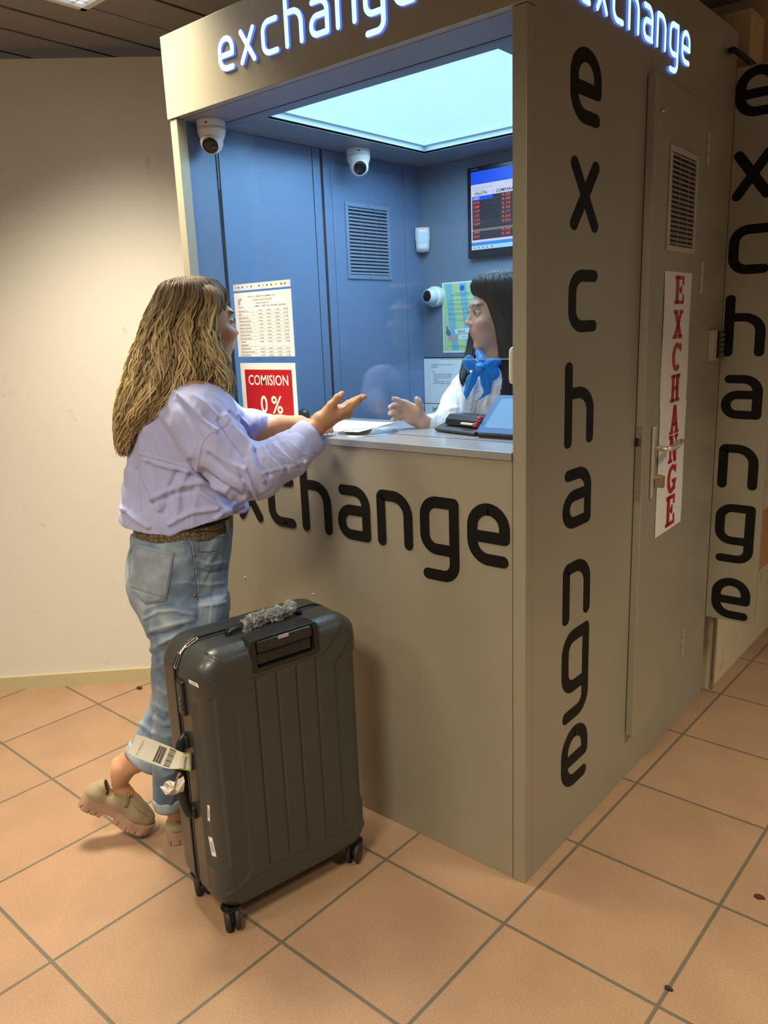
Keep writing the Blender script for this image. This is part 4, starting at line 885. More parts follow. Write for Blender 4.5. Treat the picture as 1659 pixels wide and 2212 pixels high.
for yy in (-.0215, .0005): z_.tube([SP(x, yy, z) for x, z in ring_pts(.0015)] + [SP(*(lambda q: (q[0], yy, q[1]))(ring_pts(.0015)[0]))], .0028, 8, caps=False)
spart('piping', z_, M['black'], smooth=True)
spart('zip_teeth', band(.0025, -.0125, -.0085), mat('zip_teeth', (.05, .05, .05), .5, .3))
# pull-up handle in its black recess
bk = MB(); fy = SD / 2
frm = rr(-.100, .682, .100, .7655, .012); inn = rr(-.0835, .6925, .0835, .7615, .008); n = len(frm)
V = [SP(x, fy + .0045 - (.0 if z < .74 else (z - .74) * .35), z) for x, z in frm] + [SP(x, fy + .0045 - (.0 if z < .74 else (z - .74) * .35), z) for x, z in inn] + [SP(x, fy - .05, z) for x, z in inn] + [SP(x, fy - .05, z) for x, z in frm]
F = [(k * n + i, k * n + (i + 1) % n, ((k + 1) % 4) * n + (i + 1) % n, ((k + 1) % 4) * n + i) for k in range(4) for i in range(n)] + [tuple(2 * n + i for i in range(n))]
tf = spart('handle_recess', bk.add(V, F), M['black'], bevel=.0015)
def sbox(x0, y0, z0, x1, y1, z1): return MB().obox(SP((x0 + x1) / 2, (y0 + y1) / 2, (z0 + z1) / 2), (SX, SN, Z3), ((x1 - x0) / 2, (y1 - y0) / 2, (z1 - z0) / 2))
hb = spart('pull_handle', sbox(-.081, fy - .03, .729, .081, fy + .0015, .7605), mat('handle_black', (.016, .014, .013), .28), bevel=.006)
spart('handle_lower', sbox(-.081, fy - .03, .694, .081, fy - .006, .727), bpy.data.materials['handle_black'], bevel=.005)
spart('finger_slot', MB().prism(rr(-.052, .701, .052, .722, .006), SP(0, fy - .0058, 0), SX, Z3, SN, .0012), M['lens'])
spart('release_button', MB().prism(rr(-.022, .752, .010, .7612, .004), SP(0, fy + .0015, 0), SX, Z3, SN, .0016), mat('button_silver', (.50, .50, .62), .25, .6), bevel=.0006)
# top grip with crumpled plastic wrap
g = MB(); g.tube([SP(-.108, .022, .757), SP(-.100, .022, .768), SP(-.06, .022, .771), SP(.06, .022, .771), SP(.100, .022, .768), SP(.108, .022, .757)], [.011, .012, .0115, .0115, .012, .011], 12, flat=((0, 0, 1), .6)); spart('top_grip', g, M['black'], smooth=True)
v = Vol((-.075, -.03, .735), (.095, .07, .82), .0016)
def wrap_mat():
    m = bpy.data.materials.new('plastic_wrap'); m.use_nodes = True; N, K = nodes_of(m); N.clear(); o = N.new('ShaderNodeOutputMaterial'); t = N.new('ShaderNodeBsdfTransparent'); t.inputs[0].default_value = (.92, .92, .90, 1)
    g = N.new('ShaderNodeBsdfPrincipled'); g.inputs['Base Color'].default_value = (.75, .74, .70, 1); g.inputs['Roughness'].default_value = .22; mx = N.new('ShaderNodeMixShader'); tc = N.new('ShaderNodeTexCoord'); n = N.new('ShaderNodeTexNoise'); n.inputs['Scale'].default_value = 45; n.inputs['Distortion'].default_value = 1.5; K.new(tc.outputs['Object'], n.inputs['Vector'])
    r = N.new('ShaderNodeValToRGB'); r.color_ramp.elements[0].position = .42; r.color_ramp.elements[0].color = (.12, .12, .12, 1); r.color_ramp.elements[1].position = .62; r.color_ramp.elements[1].color = (.55, .55, .55, 1); K.new(n.outputs['Fac'], r.inputs['Fac']); K.new(r.outputs['Color'], mx.inputs[0])
    bp = N.new('ShaderNodeBump'); bp.inputs['Strength'].default_value = 1; bp.inputs['Distance'].default_value = .004; K.new(n.outputs['Fac'], bp.inputs['Height']); K.new(bp.outputs['Normal'], g.inputs['Normal']); K.new(t.outputs[0], mx.inputs[1]); K.new(g.outputs[0], mx.inputs[2]); K.new(mx.outputs[0], o.inputs[0]); return m
M['wrap'] = wrap_mat()
v.chain([(-.052, .022, .772), (-.03, .024, .776), (.0, .020, .777), (.04, .024, .778), (.074, .022, .775)], [.012, .017, .0155, .018, .012], .006)
v.cone((.066, .022, .776), (.078, .024, .784), .014, .017, .004); v.cone((-.050, .02, .770), (-.058, .03, .764), .012, .012, .004)
V, F = v.mesh(); N_ = normals_out(v, V); V = V + N_ * (.0028 * wave_noise(V, 5, 190))[:, None] + N_ * (.0016 * np.abs(wave_noise(V, 9, 380)))[:, None]
mesh_obj('plastic_wrap', sw(V), F, M['wrap'], T_.o, False, off=T_.loc)['label'] = 'crumpled clear plastic wrap'
# zip pulls on the rounded top corner
rp = ring_pts(.0, n=24)
def zpt(k, y, out): x, z = rp[k]; c = (-SW / 2 + .072, SZ1 - .072); d = np.array([x - c[0], z - c[1]]); d /= np.linalg.norm(d); return SP(x + d[0] * out, y, z + d[1] * out)
M['zinc'] = mat('zinc', (.70, .66, .56), .25, 1)
for ks in ((27, 30, 33, 35), (38, 41, 44, 46)):
    p = [zpt(k, -.004, .005) for k in ks]; q = MB(); q.obox((p[0] + p[1]) / 2 if ks[0] < 30 else (p[-1] + p[-2]) / 2, (SN, np.array([0, 0, 1.]), SX), (.004, .009, .006)); q0 = q
    a, b = p[0], p[-1]; d = (b - a) / np.linalg.norm(b - a); s_ = SN * .0045
    loop = [a + s_, a + d * .004 + s_ * 1.2, b - d * .004 + s_ * 1.2, b, b - d * .004 - s_ * 1.2, a + d * .004 - s_ * 1.2, a - s_, a + s_]
    r_ = MB().tube(fillet(loop, .003), .0014, 8); zp = spart('zip_pull', r_, M['zinc'], smooth=True)
spart('zip_slider', MB().obox(zpt(36, -.008, .005), (SN, (zpt(38, 0, 0) - zpt(34, 0, 0)) / np.linalg.norm(zpt(38, 0, 0) - zpt(34, 0, 0)), np.array([-.5, 0, .8])), (.006, .013, .003)), M['zinc'], bevel=.001)
# lock, side grip
lk = spart('combination_lock', sbox(-SW / 2 - .009, .003, .588, -SW / 2 + .004, .036, .678), M['black'], bevel=.004)
q = MB()
for i in range(3): q.lathe(SP(-SW / 2 - .0085, .024, .606 + i * .013), SX, [(.0045, -.004), (.0045, .004)], 12)
spart('lock_dials', q, mat('dial_grey', (.10, .10, .10), .4), parent=lk)
q = MB(); text(q, 'TSA 007', SP(-SW / 2 - .0093, .012, .640), Z3, SN, .005, .028, .006); spart('lock_mark', q, mat('lock_print', (.3, .3, .28), .5), parent=lk)
q = MB(); q.tube(fillet([SP(-SW / 2 + .002, .018, .528), SP(-SW / 2 - .016, .018, .520), SP(-SW / 2 - .026, .018, .48), SP(-SW / 2 - .028, .018, .42), SP(-SW / 2 - .026, .018, .36), SP(-SW / 2 - .016, .018, .318), SP(-SW / 2 + .002, .018, .308)], .01), .0125, 12, flat=(SN, .62)); spart('side_grip', q, M['black'], smooth=True)
for z0, z1 in ((.500, .532), (.304, .336)): spart('grip_mount', sbox(-SW / 2 - .012, .002, z0, -SW / 2 + .004, .034, z1), M['black'], bevel=.004)
# wheels: four twin castors
for i, (sx_, sy_) in enumerate(((-1, 1), (1, 1), (-1, -1), (1, -1))):
    cx, cy = sx_ * .198, sy_ * .088; an = [.35, .9, .3, .7][i]; ad = SX * math.cos(an) + SN * math.sin(an) ; fd = np.cross(Z3, ad)
    hs = spart('wheel_housing', MB().lathe(SP(cx, cy, .044), Z3, [(.016, -.004), (.021, .004), (.026, .016)], 20), M['black'], smooth=False, bevel=.001)
    spart('wheel_fork', MB().obox(SP(cx, cy, .036) - fd * .004, (ad, fd, Z3), (.005, .016, .010)), M['black'], parent=hs, bevel=.002)
    for s_ in (-1, 1):
        c = SP(cx, cy, .0302) + ad * s_ * .0125 - fd * .008
        wl_ = spart('wheel', MB().lathe(c - ad * .0065, ad, [(.021, 0), (.0285, .0012), (.0302, .004), (.0302, .0105), (.0285, .0135), (.021, .0145)], 32), M['rubber'], smooth=False, bevel=.0006)
        spart('wheel_hub', MB().lathe(c - ad * .0072, ad, [(.010, 0), (.013, .0012), (.013, .0150), (.010, .0162)], 20), M['black'], parent=wl_)
# small stickers on the shell
for i, (qd, lab) in enumerate((([(407, 1467), (427, 1477), (430, 1486), (410, 1476)], ''), ([(448, 1738), (453, 1740), (454, 1775), (449, 1772)], ''), ([(450, 1806), (459, 1810), (468, 1851), (458, 1848)], ''))):
    st = T_.part('sticker', patch(MB(), SBV, qd, .0004, .0004, 4, 4), M['paper']); k = [np.array(a, float) for a in qd]; c = sum(k) / 4; q = [c + (a - c) * .55 for a in k]
    T_.part('sticker_print', patch(MB(), SBV, q, .0010, .0002, 3, 3), mat('faint_print', (.45, .42, .36), .6), parent=st)
# the airline tag looped on the side grip
TG = Thing('luggage_tag', SP(-.26, .018, .43), 'long white airline tag with bar codes and green edges looped on the suitcase grip', 'luggage tag')
def hof(P): return float((np.asarray(P) - CAM) @ FH)
hT = hof(SP(-.2655, .018, .44)) - .012
tpx = [((294, 1586), (277, 1626), .02), ((315, 1592), (292, 1635), .012), ((345, 1604), (325, 1648), .004), ((368, 1613), (350, 1657), -.002), ((383, 1621), (366, 1661), -.004), ((396, 1626), (385, 1661), -.012), ((411, 1625), (412, 1666), -.003), ((416, 1628), (417, 1664), .02)]
def tag_at(s, t, o=0.):
    x = s * (len(tpx) - 1); i = min(int(x), len(tpx) - 2); f = x - i; a, b, h0 = tpx[i]; c, d, h1 = tpx[i + 1]; top = np.array(a) * (1 - f) + np.array(c) * f; bot = np.array(b) * (1 - f) + np.array(d) * f; p = top * (1 - t) + bot * t
    return WP(p[0], p[1], hT + h0 * (1 - f) + h1 * f + .003 * math.sin(3 * t) - o)
def tstrip(s0, s1, t0, t1, off, ns=24, nt=6, th=.0005):
    V = []; 
    for z in (0, th):
        for i in range(ns + 1):
            for j in range(nt + 1): V.append(tag_at(s0 + (s1 - s0) * i / ns, t0 + (t1 - t0) * j / nt, off + z))
    m = (ns + 1) * (nt + 1); F = [(i * (nt + 1) + j, (i + 1) * (nt + 1) + j, (i + 1) * (nt + 1) + j + 1, i * (nt + 1) + j + 1) for i in range(ns) for j in range(nt)]
    return MB().add(V, F + [tuple(m + q for q in f)[::-1] for f in F])
sh_ = TG.part('tag_strip', tstrip(0, 1, 0, 1, 0), mat('tag_paper', (.74, .74, .64), .5), smooth=True)
for a in (.0, .93): TG.part('green_edge', tstrip(.72, 1, a, a + .07, .0008, 10, 2), mat('tag_green' + str(int(a)), (.22, .52, .02), .5), parent=sh_)
q = MB()
for i in range(9): e = tstrip(.30 + i * .0115, .30 + i * .0115 + (.006 if i % 3 else .009), .12, .90, .0008, 1, 6, .0002); q.add(e.v, e.f)
for i in range(13): e = tstrip(.44, .56, .06 + i * .068, .06 + i * .068 + (.03 if i % 4 else .045), .0008, 5, 1, .0002); q.add(e.v, e.f)
TG.part('bar_code', q, M['ink'], parent=sh_)
def ttext(s, s0, t0, t1, hh):
    q = MB(); V, F = text_geo(s, .01); x0, x1 = V[:, 0].min(), V[:, 0].max(); W_ = [tag_at(s0 + hh * (v[1] / .73), t0 + (t1 - t0) * (v[0] - x0) / (x1 - x0), .0010) for v in V]; q.add(W_, F); return q
TG.part('tag_text', ttext('0 4 PRIORITY', .155, .9, .15, -.03), mat('tag_grey', (.40, .40, .36), .6), parent=sh_); TG.part('tag_text', ttext('0H 0393787404', .80, .92, .25, -.035), M['ink'], parent=sh_); TG.part('tag_text', ttext('OTP', .93, .85, .55, -.05), mat('tag_navy', (.03, .03, .12), .5), parent=sh_)
# crumpled stub under it
pg = [(385, 1668), (396, 1675), (399, 1688), (397, 1709), (378, 1717), (358, 1717), (345, 1699), (352, 1700), (356, 1690), (363, 1686), (366, 1686), (378, 1690)]
q = MB(); c = WP(376, 1702, hT - .006); P = [WP(u, v, hT + .012 * math.sin(i * 2.1)) for i, (u, v) in enumerate(pg)]; n = len(P)
mid = [(np.array(p) + c) / 2 + FH * (-.012 * (i % 2) + .004) for i, p in enumerate(P)]
V = P + mid + [c]; Fs = [(i, (i + 1) % n, n + (i + 1) % n, n + i) for i in range(n)] + [(n + i, n + (i + 1) % n, 2 * n) for i in range(n)]
V2 = [p + FH * .0006 for p in V]; m = len(V); q.add(V + V2, Fs + [tuple(m + a for a in f)[::-1] for f in Fs] + [(i, (i + 1) % n, m + (i + 1) % n, m + i) for i in range(n)])
TG.part('crumpled_stub', q, mat('stub_paper', (.66, .62, .54), .6, bump=(60, .6)), smooth=False)

# ================================================================== people
M['skin'] = vcol_mat('skin', .5, bump=(420, .05), sss=.06, spec=.4)
def unit(a): a = np.array(a, float); return a / np.linalg.norm(a)
def head(v, c, fd, s=1.0, hc=None):
    """head blended into the volume; c = point between the ears, fd = facing direction (side, forward), all in the people's frame"""
    F_ = unit([fd[0], fd[1], fd[2] if len(fd) > 2 else 0]); S_ = unit(np.cross(F_, [0, 0, 1.])); U_ = np.cross(S_, F_); c = np.array(c, float)
    def P(f, l, u): return c + s * (F_ * f + S_ * l + U_ * u)
    ax = [F_, S_, U_]; e = lambda p, r, k, op='u': v.ell(P(*p), [a * s for a in r], ax, k, op)
    e((-.012, 0, .038), (.095, .074, .088), .012); e((.030, 0, -.020), (.064, .058, .078), .02); e((.046, 0, -.060), (.040, .044, .036), .018); e((.072, 0, -.092), (.018, .022, .016), .016)
    v.cone(P(-.02, 0, -.02), P(.045, 0, -.085), .045 * s, .026 * s, .02)
    e((.082, 0, .036), (.011, .046, .010), .016)                                       # brow
    for l in (-1, 1):
        e((.100, l * .031, .012), (.016, .018, .011), .012, 's'); e((.070, l * .042, -.022), (.022, .018, .020), .018)   # eye socket, cheek
        e((-.006, l * .0745, -.004), (.018, .007, .030), .005); e((.000, l * .082, -.002), (.009, .006, .016), .004, 's')   # ear
        e((.0785, l * .031, .012), (.0125, .0150, .0085), .003)                         # lids
    v.cone(P(.086, 0, .024), P(.104, 0, -.014), .005 * s, .0078 * s, .009); e((.1045, 0, -.0175), (.0098, .0100, .0078), .006)
    for l in (-1, 1): e((.0965, l * .0095, -.0205), (.0085, .0062, .0060), .004)
    e((.0905, 0, -.044), (.0085, .021, .0048), .004); e((.0895, 0, -.0525), (.0085, .018, .0056), .004); e((.0985, 0, -.0485), (.0040, .018, .0010), .001, 's'); e((.077, 0, -.046), (.016, .032, .024), .012)
    return P, F_, S_, U_
def face_cols(V, P, s, base, lip, brow):
    """skin colours: lips, eyebrows, cheeks"""
    C_ = np.tile(np.array(base, float), (len(V), 1)); C_ *= (1 + .05 * wave_noise(V, 3, 40))[:, None]
    o = P(0, 0, 0); ax = [(P(1, 0, 0) - o), (P(0, 1, 0) - o), (P(0, 0, 1) - o)]; q = np.stack([(V - o) @ a / (a @ a) for a in ax], 1); f, l, u = q.T
    near = (np.abs(f) < .14) & (np.abs(u) < .14) & (np.abs(l) < .1)
    w = np.exp(-(((l) / .021) ** 4 + ((u + .0485) / .0095) ** 4)) * (f > .078) * near; C_ = C_ * (1 - w[:, None]) + np.array(lip) * w[:, None]
    al = np.abs(l); w = np.exp(-(((al - .033) / .019) ** 4 + ((u - .0345 - .003 * np.cos((al - .033) * 90)) / .0042) ** 2)) * (f > .06) * near * .85; C_ = C_ * (1 - w[:, None]) + np.array(brow) * w[:, None]
    w = np.exp(-(((al - .045) / .02) ** 2 + ((u + .022) / .02) ** 2)) * (f > .04) * near * .35; C_ = C_ * (1 - w[:, None]) + np.array(base) * np.array([1.12, .72, .68]) * w[:, None]
    return C_
def eyes(par, off, P, F_, S_, U_, s, iris):
    for l in (-1, 1):
        c = toW(P(.0775, l * .031, .0115)); fw = F_[0] * RH + F_[1] * FH + F_[2] * Z3; q = MB().lathe(c - fw * .012 * s, fw, [(.012 * s * math.sin(a), .012 * s * (1 - math.cos(a))) for a in np.linspace(.05, 3.1, 14)], 20)
        e = mesh_obj('eye', q.v, q.f, bpy.data.materials.get('eye_white') or mat('eye_white', (.50, .47, .45), .3), par, True, off=off)
        q = MB().lathe(c + fw * .0105 * s, fw, [(.0070 * s, 0), (.0058 * s, .0014 * s), (.0003, .0022 * s)], 18); mesh_obj('iris', q.v, q.f, iris, e, True, off=off)
        # upper lash line
        q = MB(); pts = [toW(P(.0915 - abs(k) * .0016, l * (.031 + k * .0045), .0195 - k * k * .0011)) for k in np.linspace(-3, 3, 9)]; q.tube(pts, [.0004] + [.0012] * 7 + [.0004], 6); mesh_obj('eyelash', q.v, q.f, M['ink'], par, True, off=off)

def hull_locks(rows, n, th0, th1, seed, top, droot, width, amp, freq, dark, light, pend=None, rho=(.86, 1.03), m=26, tip=.35, prt=(0, 0), flatk=.55):
    """hair: locks running down a hull. rows: (v, uL, uR, hc, B) outline of the hair in the photograph and its depth."""
    rnd = np.random.RandomState(seed); R = []
    for v_, a, b, h, B in rows:
        p, q = L(a, v_, h), L(b, v_, h); R.append(((p[2] + q[2]) / 2, (p[0] + q[0]) / 2, h, abs(q[0] - p[0]) / 2, B))
    R = np.array(sorted(R)); z1 = R[-1, 0]; VV, FF, CC = [], [], []; nv = 0
    zt, zb = z1, R[0, 0]
    for i in range(n):
        th = th0 + (th1 - th0) * rnd.rand(); clus = math.sin(11 * th + 2) * .6 + math.sin(23 * th + seed) * .4; rh = .035 * clus * (amp > .005) + rho[0] + (rho[1] - rho[0]) * rnd.rand() ** .6
        zend = zb + (zt - zb) * (pend(th, rnd) if pend else .25 * rnd.rand()); zs = zt - droot * rnd.rand() ** 1.5
        ph, ph2 = rnd.rand() * 6.28, rnd.rand() * 6.28; fr_ = freq * (.8 + .5 * rnd.rand()); aa = amp * (.5 + rnd.rand()); wd = width * (.6 + .9 * rnd.rand()); dth = .18 * (rnd.rand() - .5)
        t = np.arange(m + 1) / m; z = zs + (zend - zs) * t; g = [smooth_interp(z, R[:, 0], R[:, j]) for j in (1, 2, 3, 4)]; tt = zs - z; ea = aa * np.minimum(1, tt / .12)
        wv = ea * np.sin(fr_ * tt + ph); wv2 = .6 * ea * np.sin(fr_ * 1.3 * tt + ph2); a_ = th + dth * t; ca, sa = np.cos(a_), np.sin(a_)
        W_ = toW(np.stack([g[0] + (g[2] * rh + wv2) * ca - wv * sa, g[1] + (g[3] * rh + wv2) * sa + wv * ca, z], 1)); c3 = toW(np.array([[R[len(R) // 2, 1], R[len(R) // 2, 2], (zs + zend) / 2]]))[0]
        out = W_[m // 2] - c3; out[2] = 0; out = unit(out); ns = 6
        sh = min(1, max(0, .5 + .38 * clus + .45 * (rnd.rand() - .5))) if amp > .005 else rnd.rand(); col0 = np.array(dark) * (.7 + .6 * rnd.rand()); col1 = np.array(dark) * (1 - sh) + np.array(light) * sh
        tg = np.empty_like(W_); tg[1:-1] = W_[2:] - W_[:-2]; tg[0] = W_[1] - W_[0]; tg[-1] = W_[-1] - W_[-2]; tg /= np.linalg.norm(tg, axis=1, keepdims=True) + 1e-12
        sd = np.cross(tg, out); sd /= np.linalg.norm(sd, axis=1, keepdims=True) + 1e-12; o2 = np.cross(sd, tg); w_ = wd * (np.minimum(1, .35 + t * 5) * (1 - t ** 3 * .88)) + .0003
        q = 2 * math.pi * np.arange(ns) / ns; VV.append((W_[:, None] + w_[:, None, None] * (np.cos(q)[None, :, None] * sd[:, None] + flatk * np.sin(q)[None, :, None] * o2[:, None])).reshape(-1, 3))
        cm_ = np.clip((t - .05) * 2.2, 0, 1)[:, None]; CC.append(np.repeat(col0 * (1 - cm_) + col1 * cm_, ns, 0))
        k, j = np.meshgrid(np.arange(m), np.arange(ns), indexing='ij'); k, j = k.ravel(), j.ravel(); j2 = (j + 1) % ns; FF.append(nv + np.stack([k * ns + j, k * ns + j2, (k + 1) * ns + j2, (k + 1) * ns + j], 1)); nv += (m + 1) * ns
    return np.concatenate(VV), np.concatenate(FF), np.concatenate(CC)
def hair_mat(name, rough=.38):
    m = vcol_mat(name, rough, spec=.3); N, K = nodes_of(m); b = N['Principled BSDF']; b.inputs['Anisotropic'].default_value = .6; return m

def fingers(v, specs, k=.004):
    for pts, r0, r1 in specs:
        P = [L(*p) for p in pts]; n = len(P); rs = [r0 + (r1 - r0) * i / (n - 1) for i in range(n)]; v.chain(P, rs, k)
        for i in range(1, n - 1): v.ell(P[i], [rs[i] * 1.07] * 3, None, .003)

# ------------------------------------------------------------------ the customer
PB = WP(395, 1790, 2.12); PB[2] = 0
pw = bpy.data.objects.new('person', None); COL.objects.link(pw); pw.location = PB
tag(pw, 'woman with wavy blond-brown hair, lilac shirt and jeans, gesturing at the counter', 'person')
def pp(name, V, F, m, parent=None, smooth=True, label=None):
    o = mesh_obj(name, V, F, m, parent or pw, smooth, off=PB)
    if label: o['label'] = label
    return o
a35 = math.radians(33); fdir = (math.cos(a35), math.sin(a35), -.05)
lo, hi = L(160, 1830, 2.25), L(800, 590, 2.1)
v = Vol((-.85, 1.86, -.01), (.02, 2.46, 1.66), .0034)
HC = L(428, 704, 2.165); P, F_, S_, U_ = head(v, HC, fdir, 1.0)
def cr_(pts, k=.02, flat=None):
    Q = [L(*p[:3]) for p in pts]; v.chain(Q, [p[3] for p in pts], k, flat)
cr_([(415, 735, 2.165, .054), (398, 800, 2.165, .056), (392, 850, 2.165, .07)])                      # neck
cr_([(392, 870, 2.16, .10), (385, 960, 2.16, .115), (385, 1060, 2.16, .10), (392, 1150, 2.16, .105), (390, 1230, 2.16, .105)], .03)
cr_([(425, 868, 2.04, .055), (470, 960, 2.005, .046), (528, 1030, 1.995, .038), (610, 985, 2.03, .032), (676, 930, 2.075, .0245)], .02)   # near arm
cr_([(440, 868, 2.28, .055), (490, 930, 2.31, .042), (560, 935, 2.315, .034), (600, 920, 2.315, .029), (648, 914, 2.325, .0235)], .02)   # far arm
cr_([(400, 1230, 2.11, .066), (400, 1420, 2.09, .055), (378, 1600, 2.10, .045), (378, 1700, 2.10, .034), (381, 1746, 2.105, .030)], .03)
cr_([(405, 1240, 2.20, .066), (415, 1430, 2.20, .05), (345, 1580, 2.17, .042), (300, 1634, 2.155, .0370), (263, 1660, 2.15, .0355)], .03)
# ankles and feet inside the loafers
cr_([(263, 1660, 2.15, .0355), (238, 1682, 2.15, .0330), (290, 1736, 2.15, .024), (312, 1760, 2.155, .021)], .014); cr_([(258, 1674, 2.15, .0340), (222, 1684, 2.145, .028)], .014)
cr_([(381, 1746, 2.105, .030), (388, 1772, 2.11, .022), (430, 1788, 2.13, .019)], .014)
# near hand: open, palm up, thumb raised
pn_ = unit([.38, .25, .80])
v.cone(L(674, 931, 2.075), L(700, 908, 2.09), .024, .029, .014, flat=(pn_, .78)); v.cone(L(700, 908, 2.09), L(738, 889, 2.11), .030, .033, .014, flat=(pn_, .50))
v.cone(L(698, 905, 2.075), L(716, 880, 2.08), .020, .015, .012)
fingers(v, [([(700, 897, 2.075), (716, 876, 2.075), (729, 860, 2.078), (739, 851, 2.08)], .0135, .0085),
            ([(732, 893, 2.085), (752, 884, 2.078), (768, 869, 2.076), (777, 860, 2.078)], .0105, .0072),
            ([(736, 890, 2.107), (757, 881, 2.103), (774, 866, 2.103), (788, 857, 2.105)], .0105, .0072),
            ([(738, 885, 2.130), (757, 874, 2.128), (770, 863, 2.128), (782, 856, 2.13)], .0100, .0070),
            ([(738, 880, 2.150), (752, 871, 2.152), (763, 865, 2.152), (770, 861, 2.152)], .0090, .0064)])
# far hand resting on the counter
v.cone(L(648, 914, 2.325), L(684, 917, 2.325), .025, .029, .012, flat=((0, 0, 1), .55))
fingers(v, [([(676, 912, 2.33), (700, 917, 2.335), (712, 925, 2.33), (716, 931, 2.33)], .0095, .0075), ([(680, 916, 2.315), (704, 921, 2.312), (712, 930, 2.308)], .0095, .0075),
            ([(680, 920, 2.30), (698, 925, 2.292), (706, 933, 2.288)], .0092, .0072), ([(676, 922, 2.285), (690, 928, 2.275), (697, 935, 2.272)], .0085, .0068), ([(660, 918, 2.30), (676, 927, 2.272), (688, 935, 2.262)], .0098, .0078)])
V, F = v.mesh(); V = relax(V, F, 1); C_ = face_cols(V, P, 1., (.53, .285, .165), (.47, .18, .13), (.16, .09, .05)); body = pp('body', toW(V), F, M['skin']); set_cols(body, C_)
eyes(body, PB, P, F_, S_, U_, 1., mat('brown_iris', (.05, .02, .008), .1))
M['nail'] = mat('pale_nail', (.80, .55, .48), .2)
def nails(par, off, tips, m, r=.0062):
    for (u, v_, h), (du, dv, dh) in tips:
        a = toW(L(u, v_, h)); b = toW(L(u + du, v_ + dv, h + dh)); d = unit(b - a); vd = unit(CAM - a); q = MB()
        n_ = unit(vd - d * (vd @ d)); c = a + n_ * .0045; s_ = np.cross(d, n_)
        P8 = [c + d * r * 1.25 * math.cos(t) + s_ * r * .85 * math.sin(t) for t in np.linspace(0, 6.28, 13)[:-1]]; P9 = [p + n_ * .0022 - (p - c) * .25 for p in P8]; q.add(P8 + P9, [tuple(range(12, 24))] + [(i, (i + 1) % 12, 12 + (i + 1) % 12, 12 + i) for i in range(12)])
        mesh_obj('fingernail', q.v, q.f, m, par, True, off=off)
nails(body, PB, [((737, 852, 2.0745), (4, -5, 0)), ((689, 934.5, 2.258), (6, 5, -.004))], M['nail'])
pp('earring', *(lambda q: (q.v, q.f))(MB().lathe(toW(P(.004, -.079 if S_[1] > 0 else .079, -.034)), unit(CAM - toW(HC)), [(.003, 0), (.0042, .003), (.001, .006)], 12)), mat('gold', (.7, .45, .15), .25, 1))
# bracelet line at the cuff of the near hand
q = MB(); c = L(664, 938, 2.075); ax = unit(L(700, 908, 2.09) - L(648, 950, 2.06)); s1 = unit(np.cross(ax, [0, 0, 1])); s2 = np.cross(s1, ax)
q.tube([toW(c + .027 * (math.cos(t) * s1 + math.sin(t) * s2)) for t in np.linspace(0, 6.28, 33)], .0016, 6); pp('bracelet', q.v, q.f, bpy.data.materials['gold'])

# shirt
def srows(rows):
    out = []
    for r in rows:
        v_, a, b, h, B = r; p, q = L(a, v_, h), L(b, v_, h); out.append(((p[2] + q[2]) / 2, (p[0] + q[0]) / 2, h, abs(q[0] - p[0]) / 2, B))
    return out
v = Vol((-.78, 1.84, .82), (-.10, 2.46, 1.50), .0034)
v.sect(srows([(836, 362, 452, 2.165, .075), (856, 338, 480, 2.165, .12), (890, 312, 500, 2.165, .150), (940, 296, 510, 2.165, .158), (1000, 282, 516, 2.165, .150), (1060, 270, 528, 2.16, .152), (1105, 264, 536, 2.16, .158), (1128, 268, 532, 2.16, .156), (1146, 276, 506, 2.16, .150)]), .02, 2.3)
def chainL(v, pts, k=.02, op='u', flat=None): v.chain([L(*p[:3]) for p in pts], [p[3] for p in pts], k, flat, op)
chainL(v, [(402, 872, 2.10, .075), (438, 900, 2.035, .084), (470, 962, 2.005, .076), (522, 1018, 1.99, .071), (560, 1020, 1.995, .064), (618, 985, 2.03, .055), (663, 950, 2.07, .047)], .022)
chainL(v, [(450, 872, 2.27, .065), (490, 905, 2.30, .050), (545, 918, 2.315, .040), (600, 921, 2.318, .031)], .02)
# cut the cuffs square and hollow them
def cut_end(v, p, d, r=.12):
    g = v._g(p - r, p + r); sl, X, Y, Z = g; dd = (X - p[0]) * d[0] + (Y - p[1]) * d[1] + (Z - p[2]) * d[2]; rr_ = np.sqrt((X - p[0]) ** 2 + (Y - p[1]) ** 2 + (Z - p[2]) ** 2); F0 = v.f[sl]; F0[...] = np.where(rr_ < r * .8, np.maximum(F0, dd), F0)
e1 = L(669, 946, 2.072); d1 = unit(L(676, 939, 2.078) - L(640, 968, 2.048)); cut_end(v, e1, d1, .10); v.cone(e1 - d1 * .05, e1 + d1 * .02, .030, .0385, .002, op='s')
e2 = L(607, 921, 2.318); d2 = unit(L(607, 921, 2.318) - L(560, 922, 2.316)); cut_end(v, e2, d2, .07); v.cone(e2 - d2 * .04, e2 + d2 * .02, .0245, .0275, .002, op='s')
